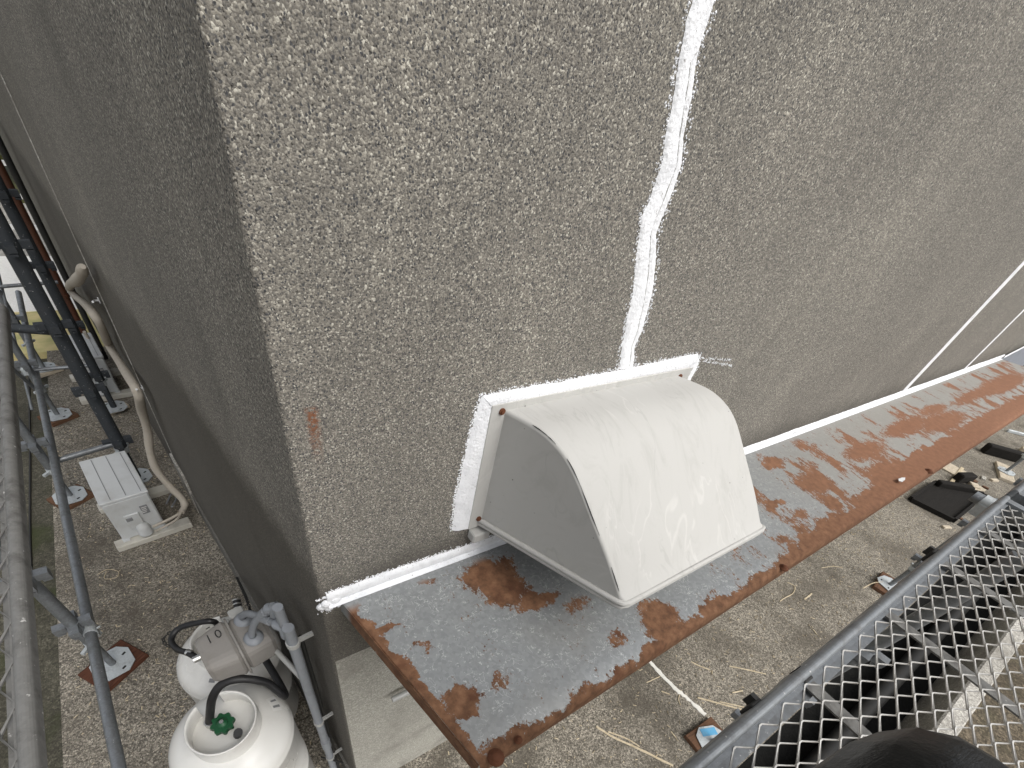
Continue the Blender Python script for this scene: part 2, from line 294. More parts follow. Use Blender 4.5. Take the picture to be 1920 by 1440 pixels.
# ------------------------------------------------------------------ mesh helpers
class MB:
    def __init__(s): s.v = []; s.f = []; s.sm = []
    def add(s, vs, fs, smooth=False):
        o = len(s.v); s.v += [V(q) for q in vs]; s.f += [tuple(i + o for i in f) for f in fs]; s.sm += [smooth] * len(fs); return s
    def box(s, c, size, rot=None, bev=0.0):
        hx, hy, hz = size[0] / 2, size[1] / 2, size[2] / 2
        if bev and min(hx, hy, hz) > bev * 1.01:
            vs = []; idx = {}
            for sx in (-1, 1):
                for sy in (-1, 1):
                    for sz in (-1, 1):
                        for k in range(3):
                            q = [sx * hx, sy * hy, sz * hz]
                            for j in range(3):
                                if j != k: q[j] -= (sx, sy, sz)[j] * bev
                            idx[(sx, sy, sz, k)] = len(vs); vs.append(V(q))
            fs = []
            for k in range(3):
                a, b = [(1, 2), (2, 0), (0, 1)][k]
                for sg in (-1, 1):
                    ring = []
                    for p, q in ((-1, -1), (1, -1), (1, 1), (-1, 1)):
                        t = [0, 0, 0]; t[k] = sg; t[a] = p; t[b] = q; ring.append(idx[(*t, k)])
                    fs.append(tuple(ring if sg > 0 else ring[::-1]))
            for k in range(3):
                a, b = [(1, 2), (2, 0), (0, 1)][k]
                for sa in (-1, 1):
                    for sb in (-1, 1):
                        r = []
                        for e, ax in ((-1, a), (1, a), (1, b), (-1, b)):
                            t = [0, 0, 0]; t[k] = e; t[a] = sa; t[b] = sb; r.append(idx[(*t, ax)])
                        fs.append(tuple(r if sa * sb > 0 else r[::-1]))
            for sx in (-1, 1):
                for sy in (-1, 1):
                    for sz in (-1, 1):
                        r = [idx[(sx, sy, sz, k)] for k in range(3)]
                        fs.append(tuple(r if sx * sy * sz > 0 else r[::-1]))
        else:
            vs = [V((x, y, z)) for x in (-hx, hx) for y in (-hy, hy) for z in (-hz, hz)]
            fs = [(0, 1, 3, 2), (4, 6, 7, 5), (0, 4, 5, 1), (2, 3, 7, 6), (0, 2, 6, 4), (1, 5, 7, 3)]
        if rot is not None:
            R = rot if isinstance(rot, Matrix) else Matrix.Rotation(rot, 3, 'Z'); vs = [R @ q for q in vs]
        return s.add([q + V(c) for q in vs], fs)
    def tube(s, pts, r, n=12, cap=True, closed=False, smooth=True):
        pts = [V(p) for p in pts]; N = len(pts); rs = r if hasattr(r, '__len__') else [r] * N
        vs = []; fs = []; up = None
        for i, p in enumerate(pts):
            a = pts[(i - 1) % N] if (i > 0 or closed) else p; b = pts[(i + 1) % N] if (i < N - 1 or closed) else p
            t = (b - a).normalized()
            if up is None:
                up = t.orthogonal().normalized()
            up = (up - t * up.dot(t)).normalized(); sd_ = t.cross(up)
            for k in range(n):
                an = 2 * math.pi * k / n; vs.append(p + (up * math.cos(an) + sd_ * math.sin(an)) * rs[i])
        for i in range(N if closed else N - 1):
            j = (i + 1) % N
            for k in range(n): fs.append((i * n + k, i * n + (k + 1) % n, j * n + (k + 1) % n, j * n + k))
        s.add(vs, fs, smooth)
        if cap and not closed:
            s.add(vs[:n], [tuple(range(n))[::-1]]); s.add(vs[-n:], [tuple(range(n))])
        return s
    def cyl(s, c, r, h, n=16, axis=(0, 0, 1), r2=None):
        a = V(axis).normalized(); c = V(c); return s.tube([c, c + a * h], [r, r if r2 is None else r2], n)
    def lathe(s, c, prof, n=32, a0=0.0, a1=2 * math.pi, smooth=True):
        c = V(c); full = abs(a1 - a0 - 2 * math.pi) < 1e-6; cnt = n if full else n + 1; vs = []; fs = []
        for r, z in prof:
            for k in range(cnt):
                an = a0 + (a1 - a0) * k / n; vs.append(c + V((r * math.cos(an), r * math.sin(an), z)))
        for i in range(len(prof) - 1):
            for k in range(n):
                k2 = (k + 1) % cnt; fs.append((i * cnt + k, i * cnt + k2, (i + 1) * cnt + k2, (i + 1) * cnt + k))
        return s.add(vs, fs, smooth)
    def prism(s, poly, z0, z1):
        n = len(poly); vs = [V((p[0], p[1], z0)) for p in poly] + [V((p[0], p[1], z1)) for p in poly]
        return s.add(vs, [tuple(range(n))[::-1], tuple(range(n, 2 * n))] + [(i, (i + 1) % n, n + (i + 1) % n, n + i) for i in range(n)])
    def quad(s, *p): return s.add(p, [tuple(range(len(p)))])
    def ball(s, c, r, n=12, sz=(1, 1, 1)):
        pr = [(max(1e-4, math.sin(math.pi * i / 8)) * r, -math.cos(math.pi * i / 8) * r * sz[2]) for i in range(9)]
        return s.lathe(c, pr, n)
    def build(s, name, mat, parent=None):
        org = parent_origin(parent)
        me = bpy.data.meshes.new(name); me.from_pydata([q - org for q in s.v], [], s.f)
        me.polygons.foreach_set('use_smooth', s.sm); me.materials.append(mat); me.update()
        o = bpy.data.objects.new(name, me); COL.objects.link(o)
        if parent is not None: o.parent = parent
        return o
ORG = {}
def parent_origin(p): return ORG.get(p.name, V((0, 0, 0))) if p is not None else V((0, 0, 0))
def thing(name, label, cat, loc=(0, 0, 0), group=None):
    o = bpy.data.objects.new(name, None); COL.objects.link(o); o.empty_display_size = .1
    o.location = loc; ORG[o.name] = V(loc); o['label'] = label; o['category'] = cat
    if group: o['group'] = group
    return o
def part(mb, name, mat, parent):
    """a mesh child; its vertices are given in world coordinates"""
    org = parent_origin(parent); o = mb.build(name, MT[mat] if isinstance(mat, str) else mat, parent); ORG[o.name] = org; return o
def single(mb, name, mat, label, cat, group=None):
    c = sum((q for q in mb.v), V((0, 0, 0))) / len(mb.v); c.z = min(q.z for q in mb.v)
    for q in mb.v: q -= c
    o = mb.build(name, MT[mat]); o.location = c; o['label'] = label; o['category'] = cat
    if group: o['group'] = group
    return o
def struct(mb, name, mat):
    o = mb.build(name, MT[mat]); o['kind'] = 'structure'; return o
def copy_tree(o, parent=None, label=None, loc=None):
    c = o.copy(); COL.objects.link(c)
    if parent is not None: c.parent = parent
    for k in list(o.children): copy_tree(k, c)
    if label: c['label'] = label
    if loc is not None: c.location = loc
    return c
def spline(pts, n=8):
    pts = [V(p) for p in pts]; out = []
    for i in range(len(pts) - 1):
        p0, p1, p2, p3 = pts[max(i - 1, 0)], pts[i], pts[i + 1], pts[min(i + 2, len(pts) - 1)]
        for k in range(n):
            t = k / n; out.append(.5 * ((2 * p1) + (p2 - p0) * t + (2 * p0 - 5 * p1 + 4 * p2 - p3) * t * t + (3 * p1 - p0 - 3 * p2 + p3) * t ** 3))
    return out + [pts[-1]]
rnd = random.uniform

# ------------------------------------------------------------------ ground
def slab_grid(x0, x1, y0, y1, z, name, mat):
    struct(MB().box(((x0 + x1) / 2, (y0 + y1) / 2, z - .06), (x1 - x0, y1 - y0, .12)), name, mat)
def wall_drain(): struct(MB().box((19, -1.2215, -.35), (42, .003, .46)), 'drain_wall', 'drain')
SLX = -1.455
g = MB(); g.quad((-400, -400, -1), (400, -400, -1), (400, 400, -1), (-400, 400, -1)); struct(g, 'ground', 'soil')
slab_grid(SLX, 30, -1.22, 6.6, 0, 'concrete_slab', 'slab')
slab_grid(SLX - .62, SLX, -1.22, 6.6, -.09, 'side_drain', 'ditch')
slab_grid(-12, SLX - .62, -1.22, 6.6, -.02, 'bare_earth', 'soil')
slab_grid(-12, 40, -1.93, -1.22, -.55, 'drain_channel', 'drain')
wall_drain()
kb = MB(); kb.box((14, -2.005, -.28), (52, .15, .58), bev=.015); struct(kb, 'kerb', 'kerb')
slab_grid(-300, 300, -300, -2.085, -.03, 'soil_bank', 'soil')
slab_grid(-30, 6, 6.6, 7.9, -.01, 'dry_grass_verge', 'grass')
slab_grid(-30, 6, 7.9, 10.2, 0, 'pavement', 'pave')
slab_grid(-300, 300, 10.2, 14.0, -.12, 'road', 'kerb')
slab_grid(-300, 300, 14.0, 300, .0, 'grass_bank', 'bank')

# ------------------------------------------------------------------ building
BH = 5.6; SIDE = 10.5
bld = thing('building', 'building corner rendered in coarse grey stone chips with white sealed joints', 'building', (0, 0, 0))
fw = MB(); NR = 6; rb = .010; arc = []
A0 = math.radians(97.26)
# rounded arris between the side wall and the front wall
ctr = V((rb * 1.05, rb, 0)); a_start = math.radians(97.26 + 90); a_end = math.radians(270)
arc = [ctr + V((math.cos(a_start + (a_end - a_start) * i / NR), math.sin(a_start + (a_end - a_start) * i / NR), 0)) * rb for i in range(NR + 1)]
for a, b in zip(arc, arc[1:]): fw.add([a, b, b + V((0, 0, BH)), a + V((0, 0, BH))], [(0, 1, 2, 3)], True)
ZLOW = 1.72
fw.quad(arc[-1] + V((0, 0, ZLOW)), V((26, 0, ZLOW)), V((26, 0, BH)), arc[-1] + V((0, 0, BH)))
fw.quad(V((26, 0, 0)), V((26, 9, 0)), V((26, 9, BH)), V((26, 0, BH)))
fw.quad(arc[0] + V((0, 0, BH)), arc[-1] + V((0, 0, BH)), V((26, 0, BH)), V((26, 9, BH)), WD * SIDE + V((0, 0, BH)))
part(fw, 'front_wall', 'wall', bld)
lw = MB(); lw.quad(arc[-1], V((26, 0, 0)), V((26, 0, ZLOW)), arc[-1] + V((0, 0, ZLOW)))
o = part(lw, 'lower_wall', 'under', bld); o['label'] = 'smoother pale grey wall below the canopy'
sw = MB(); e = WD * SIDE
sw.quad(e, arc[0], arc[0] + V((0, 0, BH)), e + V((0, 0, BH)))
sw.quad(V((26, 9, 0)), e, e + V((0, 0, BH)), V((26, 9, BH)))
part(sw, 'side_wall', 'wall', bld)
pl = MB()
def wbox(mb, s0, s1, o0, o1, z0, z1):
    P = [wall_pt(s, q, 0) for s, q in ((s0, o0), (s0, o1), (s1, o1), (s1, o0))]
    return mb.prism([(p.x, p.y) for p in P], z0, z1)
wbox(pl, .03, 2.95, -.05, .012, -.02, .24); part(pl, 'plinth', 'plinth', bld)
cb = MB(); wbox(cb, 2.96, 3.35, -.05, .018, -.02, .42); o = part(cb, 'corner_board', 'kerb', bld); o['label'] = 'pale board at the foot of the sealed side joint'
# flashing at the far end of the canopy
fl = MB(); fl.add([(6.42, -.014, 1.55), (8.2, -.014, 1.55), (8.2, -.014, 2.20), (6.9, -.014, 2.105), (6.42, -.014, 2.04), (6.42, 0, 1.55), (8.2, 0, 1.55), (8.2, 0, 2.20), (6.9, 0, 2.105), (6.42, 0, 2.04)], [(0, 1, 2, 3, 4), (5, 6, 1, 0), (6, 7, 2, 1), (7, 8, 3, 2), (8, 9, 4, 3), (9, 5, 0, 4)])
part(fl, 'flashing_panel', 'flash', bld)

def band(rows, proud, step=.004, jag=.003, cols=7, nrm=V((0, -1, 0)), groove=None, edge=(1, 1)):
    """brushed sealant: rows = (left point, right point) pairs on the wall, resampled with ragged edges"""
    mb = MB(); L = []
    for (a0, b0), (a1, b1) in zip(rows, rows[1:]):
        n = max(1, int(((a1 - a0).length + (b1 - b0).length) / 2 / step))
        for i in range(n): L.append((a0.lerp(a1, i / n), b0.lerp(b1, i / n)))
    L.append(rows[-1]); ja = jb = 0.0; vs = []
    for a, b in L:
        ja = ja * .92 + rnd(-1, 1) * jag * .45; jb = jb * .92 + rnd(-1, 1) * jag * .45
        d = (b - a).normalized(); a = a + d * (ja + rnd(-1, 1) * jag * .4) * edge[0]; b = b + d * (jb + rnd(-1, 1) * jag * .4) * edge[1]
        for k in range(cols):
            t = k / (cols - 1); h = proud * (1 - (2 * t - 1) ** 4) + rnd(0, .0011) + .0012
            if k in (0, cols - 1): h = .0006
            if groove is not None and abs(t - groove) < .09: h -= proud * .75
            vs.append(a.lerp(b, t) + nrm * h)
    fs = [(i * cols + k, i * cols + k + 1, (i + 1) * cols + k + 1, (i + 1) * cols + k) for i in range(len(L) - 1) for k in range(cols - 1)]
    mb.add(vs, fs, True); return mb, L
def specks(mb, L, n, spread, nrm=V((0, -1, 0)), size=(.0009, .0026), sides=(0, 1)):
    for _ in range(n):
        a, b = random.choice(L); d = (b - a).normalized(); s = random.choice(sides)
        t = abs(random.gauss(0, spread)); c = (a - d * t) if s == 0 else (b + d * t)
        up = d.cross(nrm); r = rnd(*size); k0 = rnd(0, 6); c = c + up * rnd(-.003, .003)
        mb.add([c + nrm * .0026] + [c + nrm * .0004 + (d * math.cos(k0 + q * 1.257) + up * math.sin(k0 + q * 1.257)) * r * rnd(.6, 1.3) for q in range(5)], [(0, 1 + q, 1 + (q + 1) % 5) for q in range(5)])
crack = [((1330, -900), (1400, -900)), ((1316, -300), (1372, -300)), ((1296, 0), (1338, 0)), ((1283, 42), (1326, 40)), ((1270, 115), (1309, 95)), ((1259, 190), (1296, 180)), ((1248, 248), (1283, 250)), ((1242, 300), (1278, 308)), ((1225, 350), (1265, 345)), ((1215, 380), (1257, 370)), ((1203, 405), (1240, 412)),
         ((1198, 440), (1231, 440)), ((1192, 500), (1231, 500)), ((1188, 545), (1223, 545)), ((1178, 585), (1213, 590)), ((1170, 625), (1203, 620)), ((1164, 655), (1190, 650)), ((1161, 692), (1187, 688))]
rows = [(aty(*a), aty(*b)) for a, b in crack]
mb, L = band(rows, .0022, .003, .0022, 9, groove=.68); specks(mb, L, 900, .006)
cl_ = [a.lerp(b, .66 + .06 * math.sin(i * .05) + .012 * math.sin(i * .31)) + V((0, -.0022, 0)) for i, (a, b) in enumerate(L)][4::3]
crk = MB().tube(cl_, [rnd(.0003, .0012) for _ in cl_], 5)
o = part(mb, 'crack_sealant', 'seal', bld)
part(crk, 'crack_line', 'clamp', o); o['label'] = 'white sealant brushed over a wandering vertical crack above the hood'
for x0, z0, x1, z1, wd, lab in ((4.04, 2.07, 3.93, 5.5, .085, 'nearer straight white joint at the right'), (5.275, 2.07, 5.17, 5.5, .055, 'farther thin white joint at the right')):
    mb, L = band([(V((x0 - wd / 2, 0, z0)), V((x0 + wd / 2, 0, z0))), (V((x1 - wd / 2, 0, z1)), V((x1 + wd / 2, 0, z1)))], .002, .02, .003, 5)
    o = part(mb, 'joint_sealant', 'seal', bld); o['label'] = lab
P = [wall_pt(3.24 - .012, 0, 0), wall_pt(3.24 + .03, 0, 0)]
mb, L = band([(P[1], P[0]), (P[1] + V((0, 0, 4)), P[0] + V((0, 0, 4)))], .003, .03, .002, 5, WN, groove=.5)
o = part(mb, 'joint_sealant', 'kerb', bld); o['label'] = 'thin grey joint down the side wall'

# ------------------------------------------------------------------ rusted canopy
cano = thing('metal_canopy', 'long galvanised sheet canopy with brown rust patches under the white hood', 'canopy', (2.5, 0, CAN_Z - .1))
def can_pt(s, t):                                            # s along the wall, t outwards
    a = CA.lerp(CDd, s); b = CB.lerp(CCc, s); return a.lerp(b, t)
sh = MB(); NS, NTt = 60, 10
rows_ = []
prof = [(t / NTt * .965, 0.0) for t in range(NTt + 1)] + [(.980, -.0035), (.991, -.011), (.998, -.022), (1.0, -.036), (1.0, -.062)]
for i in range(NS + 1):
    for t, dz in prof:
        q = can_pt(i / NS, t); q.z += dz + .0015 * math.sin(i * .9) * math.sin(t * 5) ; rows_.append(q)
k = len(prof)
sh.add(rows_, [(i * k + j, i * k + j + 1, (i + 1) * k + j + 1, (i + 1) * k + j) for i in range(NS) for j in range(k - 1)], True)
under = [q + V((0, .003 if j >= 11 else 0, -.003 if j < 11 else 0)) for i in range(NS + 1) for j, q in enumerate(rows_[i * k:(i + 1) * k])]
sh.add(under, [((i + 1) * k + j, (i + 1) * k + j + 1, i * k + j + 1, i * k + j) for i in range(NS) for j in range(k - 1)], True)
part(sh, 'sheet', 'canopy', cano)
en = MB(); n_ = (CB - CA).normalized(); s_ = V((-n_.y, n_.x, 0))
if s_.x > 0: s_ = -s_
q0, q1 = CA + V((0, 0, -.002)), CB + V((0, .012, -.012))
en.add([q0, q1, q1 + V((0, 0, -.055)), q0 + V((0, 0, -.055)), q0 + s_ * .004, q1 + s_ * .004, q1 + s_ * .004 + V((0, 0, -.055)), q0 + s_ * .004 + V((0, 0, -.055))], [(0, 1, 2, 3), (7, 6, 5, 4), (4, 5, 1, 0), (5, 6, 2, 1), (6, 7, 3, 2), (7, 4, 0, 3)])
part(en, 'end_flange', 'canopy', cano)
for u, v, r in ((930, 1420, .014), (972, 1387, .007), (1470, 1064, .012), (1742, 883, .014)):
    c = atz(u, v, CAN_Z - CAN_DROP + .002); sc = MB()
    sc.lathe(c, [(r * 1.5, -.004), (r * 1.5, .001), (r * .95, .002), (r * .9, .006), (r * .55, .0095), (.0005, .0105)], 14); part(sc, 'screw', 'rustysteel', cano)
# bead of sealant along the wall
topz = CAN_Z
rows = []
for i in range(61):
    x = .02 + 6.36 * i / 60; wz = .022 if x > 1.2 else .022 + .004 * math.sin(x * 9); rows.append((V((x, 0, topz + .024 + (wz if x < 1.0 else wz * .6))), V((x, 0, topz + .004))))
mb, L = band(rows, .006, .006, .0022, 6, edge=(1, .2)); specks(mb, [(a, b) for a, b in L if a.x < 1.3], 900, .005, sides=(0,))
lip = MB()
for i in range(60):
    a, b = rows[i][1], rows[i + 1][1]; o1, o2 = V((0, -.020, -.0025)), V((0, -.020, -.0025))
    mb.add([a + V((0, -.0015, .002)), b + V((0, -.0015, .002)), b + o2, a + o1], [(0, 3, 2, 1)], True)
blob = [V((.05, -.005, topz + .012)), V((.018, -.003, topz + .006)), V((.002, .004, topz - .012)), V((.02, -.010, topz - .022)), V((.055, -.010, topz - .012))]
for cx, cy, cz, br_ in ((.040, -.006, .010, .017), (.018, -.003, .004, .018), (.004, .004, -.006, .015), (.022, -.004, -.014, .015)):
    i0 = len(mb.v); mb.ball((cx, cy, topz + cz), br_, 10)
    for q in mb.v[i0:]: q += V((rnd(-1, 1), rnd(-1, 1), rnd(-1, 1))) * .0018; q.y = q.y * .55
specks(mb, [(V((rnd(-.005, .05), -.001, topz - .022)), V((rnd(-.005, .05), -.001, topz + .03))) for _ in range(30)], 140, .006)
part(mb, 'sealant_bead', 'seal', cano)
rows = [(V((6.36, -.014, 2.085)), V((6.36, -.014, 2.058))), (V((6.9, -.014, 2.14)), V((6.9, -.014, 2.112))), (V((8.2, -.014, 2.24)), V((8.2, -.014, 2.205)))]
mb, L = band(rows, .004, .02, .002, 5); part(mb, 'end_bead', 'seal', cano)
fk = MB(); c = atz(1690, 900, CAN_Z - .015); fk.prism([(c.x + .042 * math.cos(a) * f, c.y + .013 * math.sin(a) * f) for a, f in ((0, 1), (.9, .8), (2, 1), (3, .8), (4.1, 1), (5.2, .8))], c.z + .001, c.z + .004)
single(fk, 'paint_flake', 'white', 'white paint flake lying on the rusty part of the canopy', 'paint flake')

# ------------------------------------------------------------------ vent hood
HL0, HL1 = V((.502, 0, 0)), V((.640, -.465, 0)); HR0, HR1 = V((1.168, 0, 0)), V((1.306, -.458, 0))
hn = V((-(HL1 - HL0).y, (HL1 - HL0).x, 0)).normalized()
def on_side(u, v):
    r = sight(u, v); q = CAM_C + r * ((HL0 - CAM_C).dot(hn) / r.dot(hn)); return ((q - HL0).dot((HL1 - HL0).normalized()) / (HL1 - HL0).length, q.z)
pp = [on_side(u, v) for u, v in ((960, 777), (990, 792), (1020, 812), (1046, 838), (1066, 866), (1085, 905), (1112, 975), (1140, 1048), (1163, 1118))]
hood = thing('vent_hood', 'off-white curved metal exhaust hood sealed to the grey wall above the canopy', 'vent hood', (.9, -.01, 2.2))
ztop = pp[0][1]; zb0 = 2.208; zf = pp[-1][1]
pp = [(.012, ztop)] + pp[1:] ; pp[-1] = (min(pp[-1][0], .985), pp[-1][1])
dense = spline([V((a, z, 0)) for a, z in pp], 5)
dense.append(V((.998, zf - .010, 0)))
shell = MB(); NC = 14; vs = []
def lr(t, s): return HL0.lerp(HL1, t).lerp(HR0.lerp(HR1, t), s)
RD = .016
for q in dense:
    for j in range(NC + 1):
        s = j / NC; p = lr(q.x, .012 + .976 * s); p.z = q.y + .004 * math.sin(math.pi * s); vs.append(p)
nc = NC + 1
shell.add(vs, [(i * nc + j, (i + 1) * nc + j, (i + 1) * nc + j + 1, i * nc + j + 1) for i in range(len(dense) - 1) for j in range(NC)], True)
# rolled edges on both sides
for s0, s1 in ((.012, 0.0), (.988, 1.0)):
    e1 = []; 
    for q in dense:
        for kx in range(5):
            an = kx / 4 * math.pi / 2; p = lr(q.x, s0 + (s1 - s0) * math.sin(an)); p.z = q.y - .009 * (1 - math.cos(an)); e1.append(p)
    fs = [(i * 5 + j, i * 5 + j + 1, (i + 1) * 5 + j + 1, (i + 1) * 5 + j) for i in range(len(dense) - 1) for j in range(4)]
    shell.add(e1, [f if s0 > .5 else f[::-1] for f in fs], True)
part(shell, 'curved_shell', 'hood', hood)
for s in (0.0, 1.0):
    sp_ = MB(); top = []; bot = []
    for q in dense:
        p = lr(q.x, s); p.z = q.y - .009; top.append(p); b = lr(q.x, s); b.z = zb0 + (zf - .022 - zb0) * q.x; b.z = min(b.z, p.z - .002); bot.append(b)
    n = len(dense); sp_.add(top + bot, [(i, i + 1, n + i + 1, n + i) if s == 0 else (n + i, n + i + 1, i + 1, i) for i in range(n - 1)])
    part(sp_, 'side_panel', 'hood', hood)
# bottom rim: a small rounded lip all round
def rimz(t): return zb0 + (zf - .016 - zb0) * t
rp = [lr(0.0, -.008), lr(.5, -.007), lr(.965, -.007), lr(.995, -.001), lr(1.004, .025), lr(1.004, .5), lr(1.004, .975), lr(.995, 1.001), lr(.965, 1.007), lr(.5, 1.007), lr(0, 1.008)]
tv = [0, .5, .965, 1, 1, 1, 1, 1, .965, .5, 0]
rim = MB(); 
for p, t in zip(rp, tv): p.z = rimz(t)
rr = rp
rim.tube(rr, .0085, 8); 
inn = [p + V((0, 0, -.014)) for p in rr]; 
rim.tube(inn, .0065, 8)
part(rim, 'bottom_rim', 'hood', hood)
for a_, b_ in ((.16, .36), (.46, .80), (.88, .96)):
    i0, i1 = int(a_ * len(dense)), int(b_ * len(dense)); ch_ = MB(); cpts = []
    for q in dense[i0:i1]:
        p = lr(q.x, .0035); p.z = q.y - .0012; cpts.append(p)
    ch_.tube(cpts, [.0004] + [rnd(.0004, .0013) for _ in cpts[2:]] + [.0004], 5); part(ch_, 'edge_chip', 'dark', hood)
und = MB(); und.quad(*[q + V((0, 0, -.002)) for q in (lr(.0, 0), lr(.0, 1), lr(1, 1), lr(1, 0))])
for q in und.v: pass
und = MB(); qs = [V((lr(t, s).x, lr(t, s).y, rimz(t) + .004)) for t, s in ((.02, .02), (.02, .98), (.985, .98), (.985, .02))]; und.quad(*qs); part(und, 'underside', 'hood', hood)
flg = MB(); FX0, FX1, FZ0, FZ1 = .462, 1.228, 2.182, 2.596
flg.box(((FX0 + FX1) / 2, -.005, (FZ0 + FZ1) / 2), (FX1 - FX0, .010, FZ1 - FZ0), bev=.002); part(flg, 'wall_flange', 'hood', hood)
tab = MB(); tab.box((.50, -.018, 2.158), (.062, .036, .036), bev=.004); part(tab, 'drip_tab', 'hood', hood)
for u, v in ((941, 771), (1274, 706), (897, 972)):
    c = aty(u, v, -.010); sc = MB(); sc.cyl(c, .0085, -.004, 12, (0, 1, 0)); sc.cyl(c + V((0, -.004, 0)), .005, -.003, 8, (0, 1, 0)); part(sc, 'screw', 'rustysteel', hood)
so = MB()
def hoodband(pts, proud, jag, n, sides, sz=.0026):
    rows = [(aty(*a), aty(*b)) for a, b in pts]; m2, L = band(rows, proud, .003, jag, 8); specks(m2, L, n, .005, sides=sides); return m2
mb = hoodband([((905, 742), (924, 766)), ((960, 730), (965, 757)), ((1040, 718), (1045, 740)), ((1120, 702), (1125, 724)), ((1200, 685), (1208, 706)), ((1270, 671), (1278, 693)), ((1308, 662), (1300, 687))], .007, .0022, 400, (0,))
o = part(mb, 'sealant_band', 'seal', hood); o['label'] = 'white sealant along the top of the flange'
mb = hoodband([((903, 741), (936, 766)), ((893, 770), (931, 793)), ((879, 825), (921, 842)), ((866, 880), (912, 897)), ((854, 930), (903, 943)), ((850, 970), (894, 976)), ((847, 994), (884, 987))], .006, .002, 350, (0,))
o = part(mb, 'sealant_band', 'seal', hood); o['label'] = 'wide white sealant down the left of the flange'
mb = hoodband([((1285, 690), (1312, 664)), ((1280, 705), (1305, 690)), ((1274, 722), (1292, 712)), ((1262, 745), (1272, 740))], .008, .003, 120, (1,))
o = part(mb, 'sealant_band', 'seal', hood); o['label'] = 'short white sealant at the right of the flange'
smear = MB(); fake = [(aty(1312, 672), aty(1318, 676)), (aty(1370, 676), aty(1372, 684))]; specks(smear, [(fake[0][0].lerp(fake[1][0], i / 40), fake[0][1].lerp(fake[1][1], i / 40)) for i in range(41)], 160, .006); part(smear, 'paint_smear', 'seal', hood)

# ------------------------------------------------------------------ things on the lower wall
for v0, z_, nm, lab in (((735, 1312), None, 'wall_rail', 'short pale rail fixed to the wall below the canopy'), ((790, 1441), None, 'wall_conduit', 'grey conduit low on the wall below the canopy')):
    c = aty(*v0, -.035); mb = MB(); r = .014 if nm == 'wall_rail' else .016
    mb.tube([c, c + V((1.9, 0, 0))], r, 10); mb.box(c + V((.3, .017, 0)), (.02, .03, .03)); mb.box(c + V((1.5, .017, 0)), (.02, .03, .03))
    single(mb, nm, 'clamp' if nm == 'wall_rail' else 'pipe', lab, 'rail' if nm == 'wall_rail' else 'conduit')

# ------------------------------------------------------------------ gas cylinders
def gas_cylinder(c, ht, R, label, turn):
    t = thing('gas_cylinder', label, 'gas cylinder', c, 'grey gas cylinders against the side wall')
    c = V(c); b = MB(); sh_ = ht - .175
    pr = [(R * .8, .05), (R * .96, .08), (R, .13), (R, sh_ * .5), (R * 1.012, sh_ * .5 + .004), (R * 1.012, sh_ * .5 + .03), (R, sh_ * .5 + .034), (R, sh_ - .05), (R * 1.012, sh_ - .045), (R * 1.012, sh_ - .02), (R, sh_ - .015)]
    for i in range(1, 13):
        a = i / 12 * math.pi / 2; pr.append((max(.0005, R * math.cos(a)) if i < 12 else .0005, sh_ - .015 + .115 * math.sin(a)))
    b.lathe(c, pr, 56); part(b, 'body', 'tank', t)
    f = MB(); f.lathe(c, [(R * .78, 0), (R * .8, 0), (R * .8, .07), (R * .78, .07)], 32); part(f, 'foot_ring', 'ring', t)
    rc = R * .53; z0, z1 = ht - .095, ht
    cl = MB(); a0, a1 = turn, turn + math.radians(318)
    cl.lathe(c, [(rc * 1.04, z0), (rc * 1.05, z0 + .05), (rc * 1.0, z1 - .012), (rc * 1.03, z1), (rc * .985, z1 + .003), (rc * .955, z1 - .012), (rc * .99, z0 + .05), (rc * .99, z0)], 44, a0, a1)
    part(cl, 'collar', 'ring', t)
    v = MB(); v.cyl(c + V((0, 0, z0 - .03)), .022, .06, 12); v.cyl(c + V((0, 0, z0 + .02)), .015, .04, 10); v.cyl(c + V((-.05, .02, z0 + .035)), .011, .05, 10, (.9, -.35, 0)); part(v, 'valve', 'chrome', t)
    h = MB(); hz = z0 + .055; n = 48; vs = []
    for kz, zz in enumerate((0, .022)):
        for i in range(n):
            r = .041 + .005 * math.cos(i / n * 2 * math.pi * 8); vs.append(c + V((r * math.cos(i / n * 2 * math.pi), r * math.sin(i / n * 2 * math.pi), hz + zz)))
    h.add(vs, [tuple(range(n))[::-1]] + [(i, (i + 1) % n, n + (i + 1) % n, n + i) for i in range(n)] + [tuple(range(n, 2 * n))])
    h.lathe(c + V((0, 0, hz + .018)), [(.022, 0), (.02, .012), (.0005, .015)], 12)
    hh = part(h, 'handwheel', 'green', t); nn = MB(); nn.cyl(c + V((0, 0, hz + .030)), .009, .008, 6); part(nn, 'nut', 'chrome', hh)
    k = MB(); k.cyl(c + V((.035, -.055, z0 + .03)), .017, .06, 10, (.2, -.3, 1)); part(k, 'valve_cap', 'black', t)
    return t, z0, hz, sh_
T1 = V((-.428, .222, 0)); TH1 = 1.22; TR = .243
t1, z01, hz1, sh1 = gas_cylinder(T1, TH1, TR, 'grey gas cylinder nearest the building corner with green handwheel in view', math.radians(125))
def surf_patch(c, R, sh_, az, el, w_, h_, off=.002, nx=5, ny=4):
    """a label bent onto the domed shoulder"""
    vs = []
    for j in range(ny + 1):
        for i in range(nx + 1):
            a = az + (i / nx - .5) * w_ / (R * .8); e = el + (j / ny - .5) * h_ / .2
            vs.append(V((c.x + (R + off) * math.cos(e) * math.cos(a), c.y + (R + off) * math.cos(e) * math.sin(a), sh_ - .015 + (.115 + off) * math.sin(e))))
    return MB().add(vs, [(j * (nx + 1) + i, j * (nx + 1) + i + 1, (j + 1) * (nx + 1) + i + 1, (j + 1) * (nx + 1) + i) for j in range(ny) for i in range(nx)], True)
